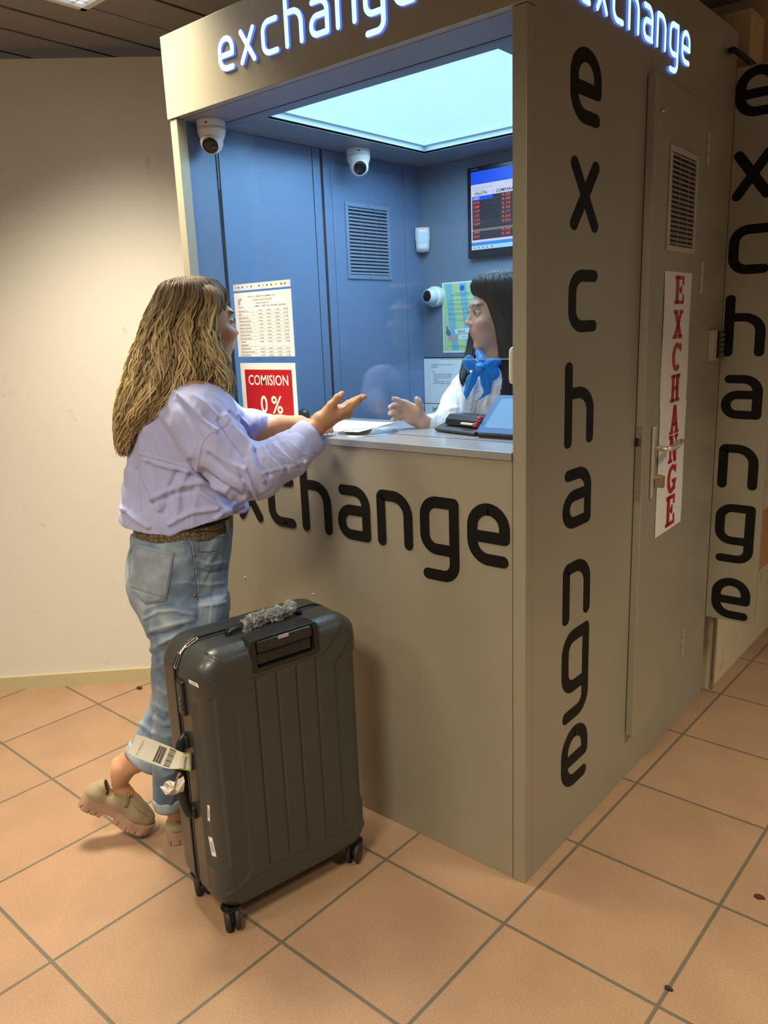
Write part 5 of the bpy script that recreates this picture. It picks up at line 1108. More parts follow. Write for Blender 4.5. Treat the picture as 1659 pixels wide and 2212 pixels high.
# collar
for (a, b) in (((452, 822, 2.10), (486, 858, 2.12)), ((452, 822, 2.10), (400, 826, 2.09)), ((400, 826, 2.09), (372, 846, 2.15))): v.cone(L(*a), L(*b), .014, .012, .01)
v.cone(L(468, 838, 2.115), L(488, 868, 2.14), .012, .008, .006)
c1 = lambda *p: [(220 + x / 2.592, 560 + y / 2.592) for x, y in p]
W8 = 5.0
folds = [(c1((350, 700), (430, 760), (560, 900), (640, 960)), 5, .0035), (c1((700, 925), (600, 985), (560, 1030), (545, 1110), (535, 1180)), 2.6, .0035), (c1((712, 918), (612, 978), (572, 1024), (557, 1105)), 2.6, -.003),
    (c1((210, 1090), (360, 1130), (540, 1180)), 2.2, .003), (c1((210, 1102), (360, 1142), (536, 1192)), 2.6, -.0008), (c1((230, 1120), (380, 1165), (520, 1190), (620, 1260)), 7, .006), (c1((230, 1150), (250, 1260), (320, 1400)), 6, .006), (c1((265, 1140), (300, 1250), (360, 1400)), 6, -.003),
    (c1((280, 1340), (430, 1270), (560, 1250), (700, 1290)), 7, .007), (c1((280, 1370), (430, 1310), (560, 1290), (700, 1330)), 6, -.003), (c1((560, 1190), (680, 1270), (780, 1330)), 8, -.008), (c1((800, 1170), (830, 1250), (870, 1330)), 5, .007), (c1((770, 1180), (800, 1260), (850, 1350)), 5, -.006), (c1((830, 1080), (860, 1170), (905, 1240)), 5, .007),
    (c1((860, 1070), (890, 1150), (940, 1210)), 4.5, -.006), (c1((900, 1055), (940, 1120), (1010, 1190)), 5, .006), (c1((930, 1050), (975, 1110), (1040, 1160)), 4, -.005), (c1((960, 1040), (1010, 1090), (1080, 1140)), 4, .005), (c1((690, 880), (760, 980), (830, 1060)), 8, .008), (c1((660, 900), (730, 1010), (800, 1100)), 7, -.006),
    (c1((440, 760), (560, 880), (640, 970)), 6, .005), (c1((420, 800), (520, 920), (560, 1010)), 6, -.004), (c1((520, 760), (620, 850), (690, 920)), 6, .004), (c1((540, 1290), (640, 1370), (740, 1440)), 6, .006), (c1((640, 1450), (690, 1410), (740, 1370), (800, 1340)), 6, .006), (c1((660, 1470), (720, 1440), (790, 1400)), 5, -.005), (c1((120, 1390), (180, 1450), (260, 1500)), 6, .006),
    (c1((380, 1480), (500, 1420), (640, 1400)), 6, .006), (c1((160, 1180), (140, 1280), (140, 1400)), 6, .006), (c1((190, 1180), (180, 1300), (200, 1420)), 6, -.006), (c1((250, 900), (230, 1000), (220, 1090)), 8, .005), (c1((330, 860), (420, 980), (500, 1100)), 9, .005), (c1((600, 1060), (700, 1130), (790, 1180)), 7, .006), (c1((600, 1100), (690, 1180), (780, 1230)), 7, -.005),
    (c1((1000, 1110), (1080, 1150), (1140, 1130)), 2.2, .003), (c1((900, 1200), (1000, 1170), (1100, 1150)), 3, .004), (c1((970, 1000), (1040, 1080), (1100, 1160)), 3, -.003), (c1((1040, 1010), (1120, 1090), (1200, 1100)), 3, .002), (c1((720, 860), (800, 930), (830, 1010)), 5, -.004), (c1((760, 870), (820, 930), (850, 1000)), 4, .004), (c1((860, 880), (880, 940), (860, 990)), 4, .003),
    (c1((480, 1180), (430, 1300), (420, 1440)), 7, .005), (c1((420, 1190), (370, 1300), (350, 1420)), 6, -.005), (c1((700, 1290), (730, 1340), (700, 1430)), 5, .005)]
gx_ = (v.lo[0] + v.h * np.arange(v.n[0])); hu = [(255, 1143), (320, 1151), (376, 1153), (392, 1143), (440, 1133), (470, 1125), (500, 1120), (520, 1124), (545, 1128)]; hp_ = [L(a, b, 2.03) for a, b in hu]
zh = np.interp(gx_, [p[0] for p in hp_], [p[2] for p in hp_])[:, None, None]; v.f = np.maximum(v.f, zh - (v.lo[2] + v.h * np.arange(v.n[2]))[None, None, :] + 0 * v.f).astype(np.float32)
folds = [(p, max(3.3, w_ * .85), a_ * (1.4 if w_ >= 4 else .85)) for p, w_, a_ in folds]
Wd, F = vol_world(v, folds, noise=((11, 34, .0028), (12, 75, .0012)), smooth=1)
def cloth(name, col, dark, sc=1500, st=.25, rough=.8):
    m = mat(name, col, rough, sheen=.25, bump=(sc, st, 2)); return m
M['shirt'] = cloth('lilac_cotton', (.43, .465, .78), None)
shirt = pp('shirt', Wd, F, M['shirt']); SHB = bvh_of(Wd, F)
M['seam'] = mat('shirt_seam', (.40, .42, .66), .8)
q = MB()
for p in (c1((700, 925), (600, 985), (560, 1030), (545, 1110), (535, 1180)), c1((210, 1092), (360, 1132), (536, 1182)), c1((1085, 1105), (1120, 1160), (1150, 1190)), c1((1060, 1115), (1150, 1180)), c1((985, 1105), (1150, 1160)), c1((1085, 1110), (1220, 1070))): line_on(q, SHB, p, .0009, .0)
pp('shirt_seams', q.v, q.f, M['seam'], shirt)
pq, nq = hit(SHB, *c1((1138, 1133))[0])
if pq is not None: pp('button', *(lambda q: (q.v, q.f))(MB().lathe(pq, nq, [(.0052, 0), (.0055, .0012), (.004, .0024), (.001, .002)], 16)), mat('button_pearl', (.66, .66, .70), .3), shirt)
def ring_cuff(c, d, r, hgt, m, par, nm='cuff', th=.0022):
    d = unit(d); s1 = unit(np.cross(d, [0, 1, 0.])); s2 = np.cross(d, s1); n = 44; q = MB(); prof = [(r - th, -hgt / 2), (r, -hgt / 2), (r + .0006, -hgt / 4), (r + .0006, hgt / 4), (r, hgt / 2), (r - th, hgt / 2)]; V = []
    for pr, z in prof:
        for k in range(n): t = 2 * math.pi * k / n; w_ = 1 + .035 * math.sin(2 * t + 1) + .02 * math.sin(5 * t + z * 60); V.append(toW(c + d * z + pr * w_ * (math.cos(t) * s1 + math.sin(t) * s2)))
    m_ = len(prof); F = [(i * n + k, i * n + (k + 1) % n, ((i + 1) % m_) * n + (k + 1) % n, ((i + 1) % m_) * n + k) for i in range(m_) for k in range(n)]; q.add(V, F); return pp(nm, q.v, q.f, m, par)
ring_cuff(e1 - d1 * .022, d1, .0495, .062, M['shirt'], shirt); ring_cuff(e2 - d2 * .018, d2, .0325, .05, M['shirt'], shirt)
# belt
v = Vol((-.78, 1.86, .86), (-.10, 2.44, 1.06), .0030)
v.sect(srows([(1118, 297, 499, 2.155, .148), (1130, 296, 500, 2.155, .149), (1147, 295, 500, 2.155, .150)]), .002, 2.4)
def belt_mat():
    m = mat('belt_canvas', (.20, .135, .06), .45); N, K = nodes_of(m); b = N['Principled BSDF']; tc = N.new('ShaderNodeTexCoord'); vo = N.new('ShaderNodeTexVoronoi'); vo.feature = 'DISTANCE_TO_EDGE'; vo.inputs['Scale'].default_value = 85; vo.inputs['Randomness'].default_value = .6; K.new(tc.outputs['Object'], vo.inputs['Vector'])
    r = N.new('ShaderNodeValToRGB'); r.color_ramp.elements[0].position = .05; r.color_ramp.elements[0].color = (.05, .034, .018, 1); r.color_ramp.elements[1].position = .13; r.color_ramp.elements[1].color = (.16, .118, .062, 1); K.new(vo.outputs['Distance'], r.inputs['Fac']); K.new(r.outputs['Color'], b.inputs['Base Color']); return m
Wd, F = vol_world(v, smooth=1); bl = pp('belt', Wd, F, belt_mat()); BLB = bvh_of(Wd, F)
q = MB(); line_on(q, BLB, [(300, 1150), (380, 1149), (497, 1146)], .0018); line_on(q, BLB, [(300, 1124), (380, 1123), (497, 1121)], .0018); pp('belt_edging', q.v, q.f, mat('belt_leather', (.035, .02, .012), .4), bl)
q = patch(MB(), BLB, [(487, 1122), (495, 1122), (496, 1147), (488, 1147)], .001, .003, 3, 5); pp('belt_buckle', q.v, q.f, mat('buckle', (.35, .27, .14), .3, .9), bl)
# jeans
v = Vol((-.82, 1.84, .10), (-.10, 2.46, .99), .0034)
v.sect(srows([(1141, 291, 500, 2.155, .152), (1165, 289, 500, 2.155, .155), (1200, 281, 497, 2.155, .160), (1240, 280, 491, 2.155, .163), (1275, 289, 489, 2.155, .160), (1305, 303, 490, 2.155, .158), (1330, 318, 490, 2.155, .150)]), .01, 2.25)
v.sect(srows([(1290, 300, 487, 2.09, .10), (1330, 318, 488, 2.085, .105), (1380, 330, 482, 2.08, .10), (1440, 328, 462, 2.08, .092), (1500, 335, 440, 2.08, .083), (1560, 333, 424, 2.082, .076), (1630, 331, 410, 2.085, .070), (1690, 333, 404, 2.085, .066), (1722, 335, 400, 2.085, .064)]), .03, 2.1)
v.sect(srows([(1290, 320, 489, 2.22, .09), (1350, 335, 486, 2.22, .092), (1420, 345, 470, 2.21, .085), (1470, 345, 455, 2.20, .08)]), .03, 2.1)
chainL(v, [(405, 1440, 2.205, .080), (385, 1500, 2.195, .071), (352, 1570, 2.175, .064), (322, 1622, 2.16, .061)], .02)
e3 = L(313, 1634, 2.155); d3 = unit(L(300, 1655, 2.15) - L(352, 1570, 2.175)); cut_end(v, e3, d3, .10); v.cone(e3 - d3 * .06, e3 + d3 * .03, .052, .056, .002, op='s')
e4 = L(368, 1722, 2.085); v.cone(L(370, 1690, 2.085), L(368, 1760, 2.085), .038, .046, .002, op='s')
c3 = lambda *p: [(140 + x / 2.988, 1120 + y / 2.988) for x, y in p]
jf = [(c3((520, 640), (600, 600), (700, 590), (830, 620)), 5, .006), (c3((520, 615), (600, 570), (700, 560)), 5, -.005), (c3((560, 720), (700, 680), (830, 650)), 6, .006), (c3((560, 760), (680, 740), (760, 700)), 5, -.005), (c3((560, 850), (620, 800), (720, 760)), 6, .006), (c3((570, 880), (640, 850), (680, 800)), 5, -.004),
      (c3((590, 960), (640, 930), (680, 900)), 6, .004), (c3((600, 1100), (650, 1130), (700, 1110)), 6, .004), (c3((590, 1200), (650, 1240), (690, 1230)), 6, .005), (c3((585, 1290), (640, 1330), (700, 1320)), 6, .005), (c3((580, 1250), (640, 1290), (700, 1280)), 5, -.004), (c3((580, 1380), (640, 1410), (700, 1390)), 6, .004), (c3((600, 1600), (650, 1660), (700, 1640)), 7, .004),
      (c3((860, 270), (940, 300), (1040, 280)), 4, .003), (c3((860, 330), (940, 350), (1040, 330)), 4, -.003), (c3((860, 420), (940, 430), (1040, 410)), 4, .003), (c3((870, 520), (950, 500), (1040, 480)), 4, -.003), (c3((870, 560), (950, 560), (1040, 540)), 4, .003), (c3((460, 1300), (520, 1350), (560, 1380)), 6, .004), (c3((700, 420), (780, 410), (840, 420)), 4, .002)]
Wd, F = vol_world(v, jf, noise=((21, 26, .0022), (22, 60, .0010)), smooth=2)
def denim():
    m = vcol_mat('denim', .85, bump=(1400, .35), sheen=.2); return m
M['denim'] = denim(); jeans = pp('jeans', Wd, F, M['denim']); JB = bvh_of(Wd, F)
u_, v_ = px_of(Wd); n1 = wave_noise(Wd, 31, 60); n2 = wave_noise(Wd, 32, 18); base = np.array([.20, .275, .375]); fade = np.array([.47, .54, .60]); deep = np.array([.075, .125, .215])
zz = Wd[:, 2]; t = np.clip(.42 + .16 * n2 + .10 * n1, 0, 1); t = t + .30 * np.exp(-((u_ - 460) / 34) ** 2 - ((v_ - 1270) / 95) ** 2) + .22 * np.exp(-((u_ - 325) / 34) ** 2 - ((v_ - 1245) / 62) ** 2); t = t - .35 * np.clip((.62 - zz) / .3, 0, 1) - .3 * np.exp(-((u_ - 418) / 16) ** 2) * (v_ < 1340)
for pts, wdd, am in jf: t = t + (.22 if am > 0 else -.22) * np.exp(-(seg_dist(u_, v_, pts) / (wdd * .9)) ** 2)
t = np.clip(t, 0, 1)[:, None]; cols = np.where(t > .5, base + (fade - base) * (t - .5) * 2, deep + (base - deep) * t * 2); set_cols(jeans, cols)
M['thread'] = mat('denim_thread', (.52, .50, .44), .8); M['denim_dark'] = mat('denim_edge', (.10, .15, .23), .85); M['denim_pale'] = mat('denim_faded', (.33, .38, .44), .85, bump=(900, .4), var=(40, .12))
pk = patch(MB(), JB, c3((465, 165), (708, 222), (655, 520), (430, 450)), .0006, .0016, 14, 16); pk2 = patch(MB(), JB, c3((430, 449), (655, 519), (640, 530), (520, 556)), .0006, .0016, 10, 3); pk.add(pk2.v, pk2.f)
pko = pp('back_pocket', pk.v, pk.f, mat('pocket_denim', (.30, .36, .43), .85, bump=(900, .5), var=(28, .22)), jeans); PKB = bvh_of(pk.v, pk.f)
q = MB()
for off in (0, 11):
    line_on(q, JB, c3((465 + off * .4, 168 + off * 1.5), (706 - off, 224 + off)), .0008, .003)
    line_on(q, JB, c3((706 - off, 222), (655 - off, 522 - off), (525 + off * .3, 556 - off * 1.4), (432 + off, 452)), .0008, .003)
pp('pocket_stitching', q.v, q.f, M['denim_pale'], jeans)
q = MB(); line_on(q, JB, c3((800, 60), (812, 180), (835, 330), (852, 480), (850, 640)), .0015, .0002); line_on(q, JB, c3((470, 104), (640, 120), (804, 132)), .0013, .0002); line_on(q, JB, c3((828, 212), (930, 215), (1000, 200), (1046, 150), (1050, 105)), .0018, .0006); line_on(q, JB, c3((862, 120), (864, 208)), .0009, .0004); line_on(q, JB, c3((862, 122), (1030, 120)), .0009, .0004); line_on(q, JB, c3((450, 160), (415, 240), (420, 380)), .001, .0002)
pp('jeans_seams', q.v, q.f, M['denim_dark'], jeans)
q = MB(); line_on(q, JB, c3((806, 60), (822, 180), (845, 330), (864, 480)), .0007, .001); line_on(q, JB, c3((470, 110), (640, 128), (804, 141)), .0007, .001); line_on(q, JB, c3((830, 222), (930, 226), (1005, 209), (1040, 170)), .0007, .001); pp('seam_stitching', q.v, q.f, M['thread'], jeans)
for p in c3((837, 237), (838, 498)):
    a, n_ = hit(JB, *p)
    if a is not None: pp('rivet', *(lambda q: (q.v, q.f))(MB().lathe(a, n_, [(.004, 0), (.0045, .001), (.002, .002)], 12)), mat('rivet_copper', (.45, .30, .14), .35, .9), jeans)
for x0, y0, x1, y1 in ((735, 25, 725, 85), (1040, 15, 1050, 95)):
    a, b = c3((x0, y0), (x1, y1)); q = patch(MB(), BLB, [(a[0] - 3.5, a[1]), (a[0] + 3.5, a[1]), (b[0] + 3.5, b[1]), (b[0] - 3.5, b[1])], .002, .0016, 3, 6); pp('belt_loop', q.v, q.f, M['denim_pale'], jeans)
def cuff(c, d, r, hgt, th=.0035, wob=.0):
    d = unit(d); s1 = unit(np.cross(d, [0, 1, 0.])); s2 = np.cross(d, s1); n = 40; q = MB(); prof = [(r - th, -hgt / 2), (r, -hgt / 2 - .001), (r + .0018, -hgt / 4), (r + .0018, hgt / 4), (r, hgt / 2 + .001), (r - th, hgt / 2)]; V = []
    for pr, z in prof:
        for k in range(n): t = 2 * math.pi * k / n; V.append(toW(c + d * (z + wob * math.sin(2 * t)) + pr * (math.cos(t) * s1 * (1 + .0) + math.sin(t) * s2)))
    m = len(prof); F = [(i * n + k, i * n + (k + 1) % n, ((i + 1) % m) * n + (k + 1) % n, ((i + 1) % m) * n + k) for i in range(m) for k in range(n)]; return q.add(V, F)
q = cuff(L(317, 1633, 2.158), d3, .0645, .036, .005, .003); pp('rolled_cuff', q.v, q.f, M['denim_pale'], jeans)
q = cuff(L(368, 1722, 2.085), unit([.03, 0, -1]), .0485, .034, .006, .002)
qq = np.array(q.v); cc = toW(L(368, 1722, 2.085)); dh = (qq - cc) @ FH; q.v = [tuple(a + FH * b * .32) for a, b in zip(qq, dh)]; pp('rolled_cuff', q.v, q.f, M['denim_pale'], jeans)

# loafers
def shoe(org, th, pitch, Ln, lab):
    """org = sole point under the toe in the people's frame; th = heading, pitch = heel lift"""
    t, p_ = math.radians(th), math.radians(pitch); fx = np.array([math.cos(t) * math.cos(p_), math.sin(t) * math.cos(p_), -math.sin(p_)]); lx = np.array([math.sin(t), -math.cos(t), 0.]); ux = np.cross(lx, fx); ux = -ux if ux[2] < 0 else ux
    s = Ln / .25; o = np.array(org, float) - fx * .235 * s
    def fr(V): V = np.asarray(V) * s; return toW(o + V[:, :1] * fx + V[:, 1:2] * lx + V[:, 2:] * ux)
    # sole: plan outline from circles, heel block, cleats cut in
    v = Vol((-.03, -.06, -.012), (.27, .06, .075), .0022); pts = [(.030, .0, .030), (.075, -.003, .029), (.12, -.004, .031), (.17, -.002, .0415), (.205, .002, .036)]
    X = (v.lo[0] + v.h * np.arange(v.n[0]))[:, None, None]; Y = (v.lo[1] + v.h * np.arange(v.n[1]))[None, :, None]; Z = (v.lo[2] + v.h * np.arange(v.n[2]))[None, None, :]
    f = 9.
    for (x0, y0, r0), (x1, y1, r1) in zip(pts[:-1], pts[1:]):
        dx, dy = x1 - x0, y1 - y0; tt = np.clip(((X - x0) * dx + (Y - y0) * dy) / (dx * dx + dy * dy), 0, 1); dd = np.sqrt((X - x0 - tt * dx) ** 2 + (Y - y0 - tt * dy) ** 2) - (r0 + (r1 - r0) * tt); f = np.minimum(f, dd)
    top = .050 - .014 * np.clip((X - .06) / .12, 0, 1) + .006 * np.clip((X - .19) / .04, 0, 1); bot = .0 + .012 * np.clip((X - .195) / .04, 0, 1) ** 1.5
    f3 = np.maximum(np.maximum(f, Z - top), bot - Z)
    gap = np.maximum(np.maximum(np.abs(X - .098) - .020, Z - .017), -9.); f3 = np.maximum(f3, -gap)
    for x in (.012, .040, .062, .135, .165, .195, .22): f3 = np.maximum(f3, -np.maximum(np.maximum(np.abs(X - x) - .0016, Z - .016), -f - .004))
    v.f = (f3 - 0 * Y).astype(np.float32) * np.ones(v.n, np.float32); V1, F1 = v.mesh(); V1 = relax(V1, F1, 1, .3)
    # upper
    v = Vol((-.03, -.06, .02), (.27, .06, .15), .0022)
    v.chain([(.036, 0, .062), (.041, 0, .083)], [.029, .024], .012); v.chain([(.03, 0, .056), (.10, -.003, .056), (.17, -.002, .052), (.200, .001, .049)], [.030, .0305, .036, .031], .018, flat=((0, 0, 1), .85)); v.chain([(.10, -.002, .072), (.15, -.001, .066)], [.027, .026], .018)
    v.cone((.058, 0, .098), (.060, 0, .14), .021, .030, .003, op='s'); v.chain([(.060, 0, .106), (.085, 0, .100), (.118, 0, .094)], [.0235, .0225, .015], .004, op='s'); v.cone((.055, 0, .075), (.078, 0, .075), .020, .020, .003, op='s')
    Z = (v.lo[2] + v.h * np.arange(v.n[2]))[None, None, :]; X = (v.lo[0] + v.h * np.arange(v.n[0]))[:, None, None]; top = .050 - .014 * np.clip((X - .06) / .12, 0, 1) + .006 * np.clip((X - .19) / .04, 0, 1); v.f = np.maximum(v.f, top - .003 - Z).astype(np.float32)
    V2, F2 = v.mesh(); V2 = relax(V2, F2, 2, .4); up = pp('loafer', fr(V2), F2, M['suede'], label=lab); pp('sole', fr(V1), F1, M['sole'], up)
    st = []; 
    for k in np.linspace(-1.25, 1.25, 15): st.append((.128 - .012 * (1 - abs(math.sin(k))), .034 * math.sin(k), .060 + .0355 * math.cos(k)))
    q = MB(); q.tube(fr(st), .0085 * s, 10, flat=(ux[0] * RH + ux[1] * FH + ux[2] * Z3, .25)); pp('strap', q.v, q.f, M['suede_dark'], up)
    q = MB(); q.tube(fr([(.122, -.012, .098), (.130, -.006, .099), (.130, .006, .099), (.122, .012, .098), (.114, .006, .099), (.114, -.006, .099), (.122, -.012, .098)]), .0018, 8); pp('bit_buckle', q.v, q.f, bpy.data.materials['gold'], up)
    q = MB(); q.tube(fr([(.205, -.022, .066), (.222, 0, .064), (.206, .024, .066), (.170, .030, .076), (.145, .026, .084)]), .0016, 8); q.tube(fr([(.205, -.022, .066), (.170, -.031, .076), (.145, -.027, .084)]), .0016, 8); pp('toe_seam', q.v, q.f, M['suede_dark'], up, label=None)
    q = MB(); q.tube(fr([(.062, -.0335, .050), (.058, -.0325, .068), (.066, -.028, .088)]), .0011, 6); pp('side_seam', q.v, q.f, M['suede_dark'], up)
M['suede'] = mat('suede', (.30, .235, .135), .85, sheen=.3, bump=(700, .3), var=(30, .1)); M['suede_dark'] = mat('suede_dark', (.25, .19, .105), .85, bump=(700, .3)); M['sole'] = mat('pink_rubber', (.38, .235, .17), .6, bump=(200, .1))
tz = L(318, 1791, 2.14); tz[2] = .004; shoe(tz, 8, 34, .245, 'loafer with the heel lifted, toe on the floor')
h0 = L(360, 1810, 2.095); tz = h0 + np.array([math.cos(.25), math.sin(.25), 0]) * .232; tz[2] = 0.; shoe(tz, 14, 0, .245, 'loafer flat on the floor behind the suitcase')

# hair of the customer
rowsH = [(599, 385, 442, 2.165, .05), (605, 364, 460, 2.165, .078), (620, 350, 476, 2.165, .098), (650, 337, 487, 2.165, .106), (680, 325, 474, 2.165, .106), (720, 312, 468, 2.160, .108), (760, 297, 476, 2.155, .112), (800, 284, 486, 2.15, .118), (840, 272, 470, 2.145, .122), (880, 264, 420, 2.14, .118), (920, 262, 360, 2.14, .105), (960, 268, 318, 2.14, .085), (985, 276, 300, 2.14, .06)]
def pendA(th, r):
    c = math.cos(th)                                                # right-hand locks end higher, left-hand ones fall down the back
    return (.01 + .16 * r.rand()) if c < -.1 else (.12 + .18 * r.rand() + .14 * max(0, c))
VH, FH_, CH = hull_locks(rowsH, 2500, math.pi * .90, math.pi * 2.02, 4, 603, .03, .0024, .0125, 34, (.070, .044, .022), (.62, .47, .24), pendA, (.80, 1.06), 26)
VH2, FH2, CH2 = hull_locks(rowsH, 380, 0, math.pi * 2, 5, 603, .008, .0075, .006, 30, (.08, .052, .026), (.34, .24, .11), pendA, (.62, .90), 26)
rowsF = [(606, 405, 440, 2.13, .02), (625, 432, 472, 2.10, .03), (655, 442, 484, 2.085, .030), (690, 434, 466, 2.07, .032), (730, 440, 468, 2.06, .034), (770, 456, 482, 2.055, .036), (810, 472, 500, 2.06, .036), (850, 474, 503, 2.065, .034), (885, 476, 496, 2.07, .022)]
VH3, FH3, CH3 = hull_locks(rowsF, 260, 0, math.pi * 2, 6, 603, .02, .0024, .010, 36, (.09, .058, .027), (.70, .54, .27), lambda th, r: .0 + .25 * r.rand(), (.2, 1.0), 28)
n1_, n2_ = len(VH), len(VH) + len(VH2)
hair = pp('hair', np.concatenate([VH, VH2, VH3]), np.concatenate([FH_, FH2 + n1_, FH3 + n2_]), hair_mat('wavy_hair', .5)); set_cols(hair, np.concatenate([CH, CH2, CH3]))

# ------------------------------------------------------------------ the clerk
PC = WP(1060, 800, 2.60); PC[2] = 0
pk_ = bpy.data.objects.new('person', None); COL.objects.link(pk_); pk_.location = PC
tag(pk_, 'clerk with straight black hair, white shirt and blue neck bow behind the counter', 'person')
def pq_(name, V, F, m, parent=None, smooth=True, label=None):
    o = mesh_obj(name, V, F, m, parent or pk_, smooth, off=PC)
    if label: o['label'] = label
    return o
v = Vol((-.02, 2.28, -.01), (.62, 2.80, 1.66), .0036)
ac = math.radians(188); HC2 = L(1078, 680, 2.56); P2, F2_, S2_, U2_ = head(v, HC2, (math.cos(ac), math.sin(ac), -.05), .98)
chainL(v, [(1086, 715, 2.565, .046), (1074, 765, 2.565, .044), (1078, 800, 2.585, .052)], .02)
chainL(v, [(1085, 845, 2.60, .075), (1090, 900, 2.60, .10), (1090, 1000, 2.60, .10), (1090, 1100, 2.60, .12)], .03); chainL(v, [(1070, 1100, 2.57, .085), (1070, 1320, 2.58, .06), (1065, 1560, 2.6, .04)], .03); chainL(v, [(1120, 1100, 2.64, .085), (1125, 1320, 2.64, .06), (1125, 1560, 2.64, .04)], .03)
for u0 in ((1065, 1560, 2.6), (1125, 1560, 2.64)):
    a = L(*u0); b = a.copy(); b[2] = .03; c = b + np.array([-.14, -.01, -.005]); v.cone(a, b, .038, .034, .02); v.cone(b, c, .034, .024, .02)
chainL(v, [(1028, 836, 2.575, .036), (992, 885, 2.525, .036), (968, 928, 2.475, .034), (938, 922, 2.44, .028), (914, 914, 2.42, .0225)], .02)
chainL(v, [(1150, 840, 2.62, .036), (1165, 930, 2.56, .036), (1120, 935, 2.48, .032), (1088, 922, 2.43, .024)], .02)
# right hand: palm to the side, thumb up, fingers towards the customer
v.cone(L(914, 912, 2.42), L(893, 896, 2.42), .023, .030, .012, flat=((.25, 1, .1), .60)); v.cone(L(893, 896, 2.42), L(872, 884, 2.42), .032, .031, .012, flat=((.2, 1, .1), .48))
fingers(v, [([(902, 897, 2.415), (908, 880, 2.405), (904, 868, 2.40), (900, 862, 2.40)], .0125, .0085),
            ([(880, 876, 2.42), (868, 869, 2.41), (858, 864, 2.405), (850, 861, 2.402)], .0098, .0070),
            ([(872, 882, 2.42), (860, 876, 2.405), (850, 876, 2.395), (842, 879, 2.39)], .0098, .0070),
            ([(868, 891, 2.42), (857, 889, 2.402), (848, 890, 2.39), (842, 893, 2.385)], .0095, .0070),
            ([(872, 900, 2.42), (862, 902, 2.408), (854, 904, 2.40), (848, 906, 2.395)], .0088, .0064)])
# left hand: fingers with red nails over the card reader
v.cone(L(1088, 920, 2.42), L(1070, 912, 2.33), .024, .028, .012, flat=((0, 1, .3), .6))
fingers(v, [([(1072, 901, 2.32), (1059, 896, 2.262), (1045, 899, 2.215), (1034, 905, 2.192)], .0095, .0070), ([(1070, 912, 2.31), (1052, 909, 2.252), (1037, 914, 2.205), (1025, 919, 2.182)], .0095, .0070),
            ([(1071, 922, 2.31), (1056, 922, 2.245), (1043, 926, 2.20), (1033, 931, 2.176)], .0090, .0068), ([(1074, 929, 2.31), (1062, 931, 2.28), (1052, 935, 2.25)], .0085, .0066)])
V, F = v.mesh(); V = relax(V, F, 1); C_ = face_cols(V, P2, .98, (.58, .34, .235), (.52, .17, .14), (.08, .05, .04)); cb = pq_('body', toW(V), F, M['skin']); set_cols(cb, C_)
eyes(cb, PC, P2, F2_, S2_, U2_, .98, bpy.data.materials['brown_iris'])
M['rednail'] = mat('red_nail', (.62, .008, .015), .15, coat=.6)
nails(cb, PC, [((1036, 904, 2.188), (-5, 3, 0)), ((1027, 918, 2.178), (-5, 3, 0)), ((1035, 930, 2.172), (-5, 3, 0))], M['rednail'], .0070)
nails(cb, PC, [((842, 879, 2.387), (-3, 1, 0)), ((842, 893, 2.382), (-3, 1, 0)), ((901, 862, 2.397), (-1, -4, 0)), ((848, 906, 2.392), (-3, 1, 0))], M['nail'], .005)
# shirt
v = Vol((.04, 2.28, .82), (.60, 2.78, 1.44), .0034)
v.sect(srows([(776, 1052, 1102, 2.58, .052), (796, 1012, 1140, 2.585, .085), (815, 990, 1170, 2.59, .105), (850, 978, 1185, 2.595, .115), (900, 976, 1185, 2.60, .12), (960, 985, 1180, 2.60, .12), (1060, 990, 1180, 2.60, .12)]), .02, 2.3)
chainL(v, [(1022, 830, 2.565, .060), (995, 868, 2.535, .056), (975, 912, 2.49, .052), (945, 925, 2.455, .040), (918, 917, 2.43, .031)], .02)
chainL(v, [(1150, 835, 2.62, .060), (1165, 920, 2.57, .052), (1125, 940, 2.49, .042), (1098, 926, 2.43, .032)], .02)
e5 = L(918, 915, 2.43); d5 = unit(L(914, 914, 2.42) - L(950, 925, 2.455)); cut_end(v, e5, d5, .05); v.cone(e5 - d5 * .03, e5 + d5 * .02, .023, .0265, .002, op='s')
c2 = lambda *p: [(780 + x / 4.608, 560 + y / 4.608) for x, y in p]
cf = [(c2((900, 1200), (960, 1240), (1000, 1300)), 4, .004), (c2((870, 1300), (900, 1370), (890, 1500)), 4, .004), (c2((840, 1380), (800, 1450), (740, 1560)), 5, .005), (c2((960, 1320), (980, 1430), (970, 1560)), 4, -.004), (c2((1170, 1340), (1130, 1440), (1105, 1560)), 1.6, .003), (c2((1150, 1200), (1100, 1350), (1080, 1560)), 5, .004), (c2((1260, 1380), (1240, 1460), (1250, 1560)), 5, .004), (c2((900, 1150), (1000, 1120), (1050, 1180)), 4, -.003), (c2((780, 1560), (860, 1500), (960, 1480)), 4, .003)]
Wd, F = vol_world(v, cf, noise=((41, 36, .002), (42, 80, .0009)), smooth=2)
csh = pq_('shirt', Wd, F, cloth('white_cotton', (.78, .78, .80), None)); CSB = bvh_of(Wd, F)
for p in c2((1160, 1310), (1140, 1400), (1095, 1480)):
    a, n_ = hit(CSB, *p)
    if a is not None: pq_('button', *(lambda q: (q.v, q.f))(MB().lathe(a, n_, [(.0045, 0), (.005, .001), (.003, .002)], 14)), bpy.data.materials['button_pearl'], csh)
v = Vol((.10, 2.38, .02), (.60, 2.80, 1.02), .005)
v.sect(srows([(1040, 990, 1180, 2.60, .12), (1120, 985, 1190, 2.60, .13), (1200, 990, 1190, 2.60, .125)]), .02, 2.3)
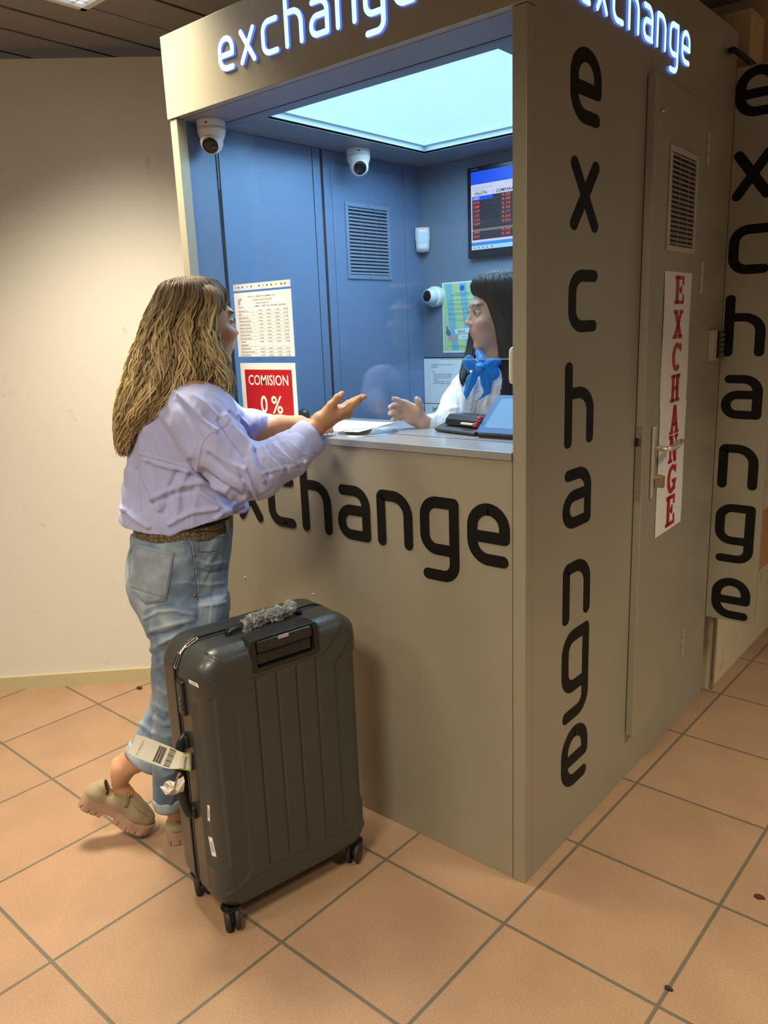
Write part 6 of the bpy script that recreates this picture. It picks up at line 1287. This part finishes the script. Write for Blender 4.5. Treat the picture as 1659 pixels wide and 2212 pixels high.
chainL(v, [(1060, 1150, 2.575, .10), (1066, 1320, 2.58, .08), (1062, 1600, 2.6, .06)], .03); chainL(v, [(1125, 1150, 2.64, .10), (1128, 1320, 2.64, .08), (1126, 1600, 2.64, .06)], .03)
Wd, F = vol_world(v); pq_('trousers', Wd, F, mat('navy_trousers', (.02, .025, .05), .8))
# neck bow
v = Vol((.20, 2.40, 1.22), (.50, 2.66, 1.46), .0018)
def fl(a, b, ra, rb, s=.28, k=.004, n=(0, 1, 0)): v.cone(L(*a), L(*b), ra, rb, k, flat=(n, s))
hb_ = 2.455
v.chain([L(1034, 762, 2.53), L(1042, 778, 2.505), L(1056, 786, 2.50), L(1078, 782, 2.515), L(1096, 770, 2.55)], [.012, .014, .013, .013, .012], .008)
v.ell(L(1037, 793, hb_), (.0135, .012, .0135), None, .004)
fl((1034, 790, hb_ + .004), (1014, 781, hb_ + .006), .008, .020); fl((1032, 795, hb_ + .004), (1012, 791, hb_ + .008), .008, .013); fl((1042, 791, hb_ + .004), (1062, 786, hb_ + .010), .008, .019); fl((1043, 797, hb_ + .006), (1063, 806, hb_ + .012), .010, .024)
fl((1032, 799, hb_ + .006), (1018, 822, hb_ + .010), .011, .017, .22); fl((1018, 822, hb_ + .010), (1008, 850, hb_ + .012), .017, .010, .22); fl((1008, 850, hb_ + .012), (1007, 864, hb_ + .014), .010, .001, .25)
fl((1041, 801, hb_ + .006), (1051, 826, hb_ + .012), .011, .019, .22); fl((1051, 826, hb_ + .012), (1053, 845, hb_ + .016), .019, .012, .22); fl((1053, 845, hb_ + .016), (1030, 868, hb_ + .010), .010, .001, .25)
bf = [(c2((1190, 1070), (1120, 1040), (1060, 1010)), 2, .002), (c2((1200, 1050), (1150, 1000), (1110, 960)), 2, -.002), (c2((1250, 1050), (1290, 1020), (1320, 1010)), 2, .002), (c2((1250, 1080), (1290, 1110), (1320, 1160)), 2.4, .0025), (c2((1240, 1100), (1270, 1150), (1320, 1190)), 2, -.002), (c2((1120, 1100), (1090, 1200), (1050, 1320)), 2, .0016), (c2((1210, 1130), (1240, 1230), (1250, 1310)), 2.5, -.0016)]
Wd, F = vol_world(v, bf, smooth=1); pq_('neck_bow', Wd, F, mat('blue_satin', (.01, .24, .74), .4, sheen=.3), label='bright blue satin bow')
# hair: long, straight, black, falling on both sides of the face
rows2 = [(585, 1056, 1106, 2.56, .045), (591, 1038, 1126, 2.56, .075), (603, 1022, 1142, 2.56, .094), (622, 1019, 1150, 2.56, .104), (645, 1032, 1155, 2.562, .108), (685, 1048, 1157, 2.565, .106), (720, 1058, 1157, 2.57, .100), (750, 1064, 1158, 2.572, .096), (800, 1064, 1158, 2.565, .094), (840, 1064, 1158, 2.55, .104), (870, 1066, 1156, 2.54, .108), (895, 1070, 1150, 2.535, .105)]
A1_, A2_, A3_ = hull_locks(rows2, 620, math.pi * .95, math.pi * 2.1, 7, 588, .02, .0040, .0012, 14, (.006, .007, .009), (.014, .016, .020), lambda th, r: .0 + .12 * r.rand(), (.86, 1.03), 22)
B1_, B2_, B3_ = hull_locks(rows2, 260, 0, math.pi * 2, 8, 588, .02, .008, .001, 14, (.006, .007, .009), (.012, .014, .016), lambda th, r: .05 + .12 * r.rand(), (.55, .92), 20)
rows3 = [(700, 1018, 1044, 2.64, .03), (750, 1010, 1034, 2.63, .03), (790, 998, 1022, 2.58, .03), (815, 992, 1016, 2.51, .02), (835, 998, 1010, 2.49, .008)]
D1_, D2_, D3_ = hull_locks(rows3, 90, 0, math.pi * 2, 9, 588, .02, .0035, .001, 14, (.006, .007, .009), (.014, .016, .020), lambda th, r: .0 + .22 * r.rand(), (.1, 1.0), 18)
a, b = len(A1_), len(A1_) + len(B1_); ho = pq_('hair', np.concatenate([A1_, B1_, D1_]), np.concatenate([A2_, B2_ + a, D2_ + b]), hair_mat('black_hair', .5)); set_cols(ho, np.concatenate([A3_, B3_, D3_]))
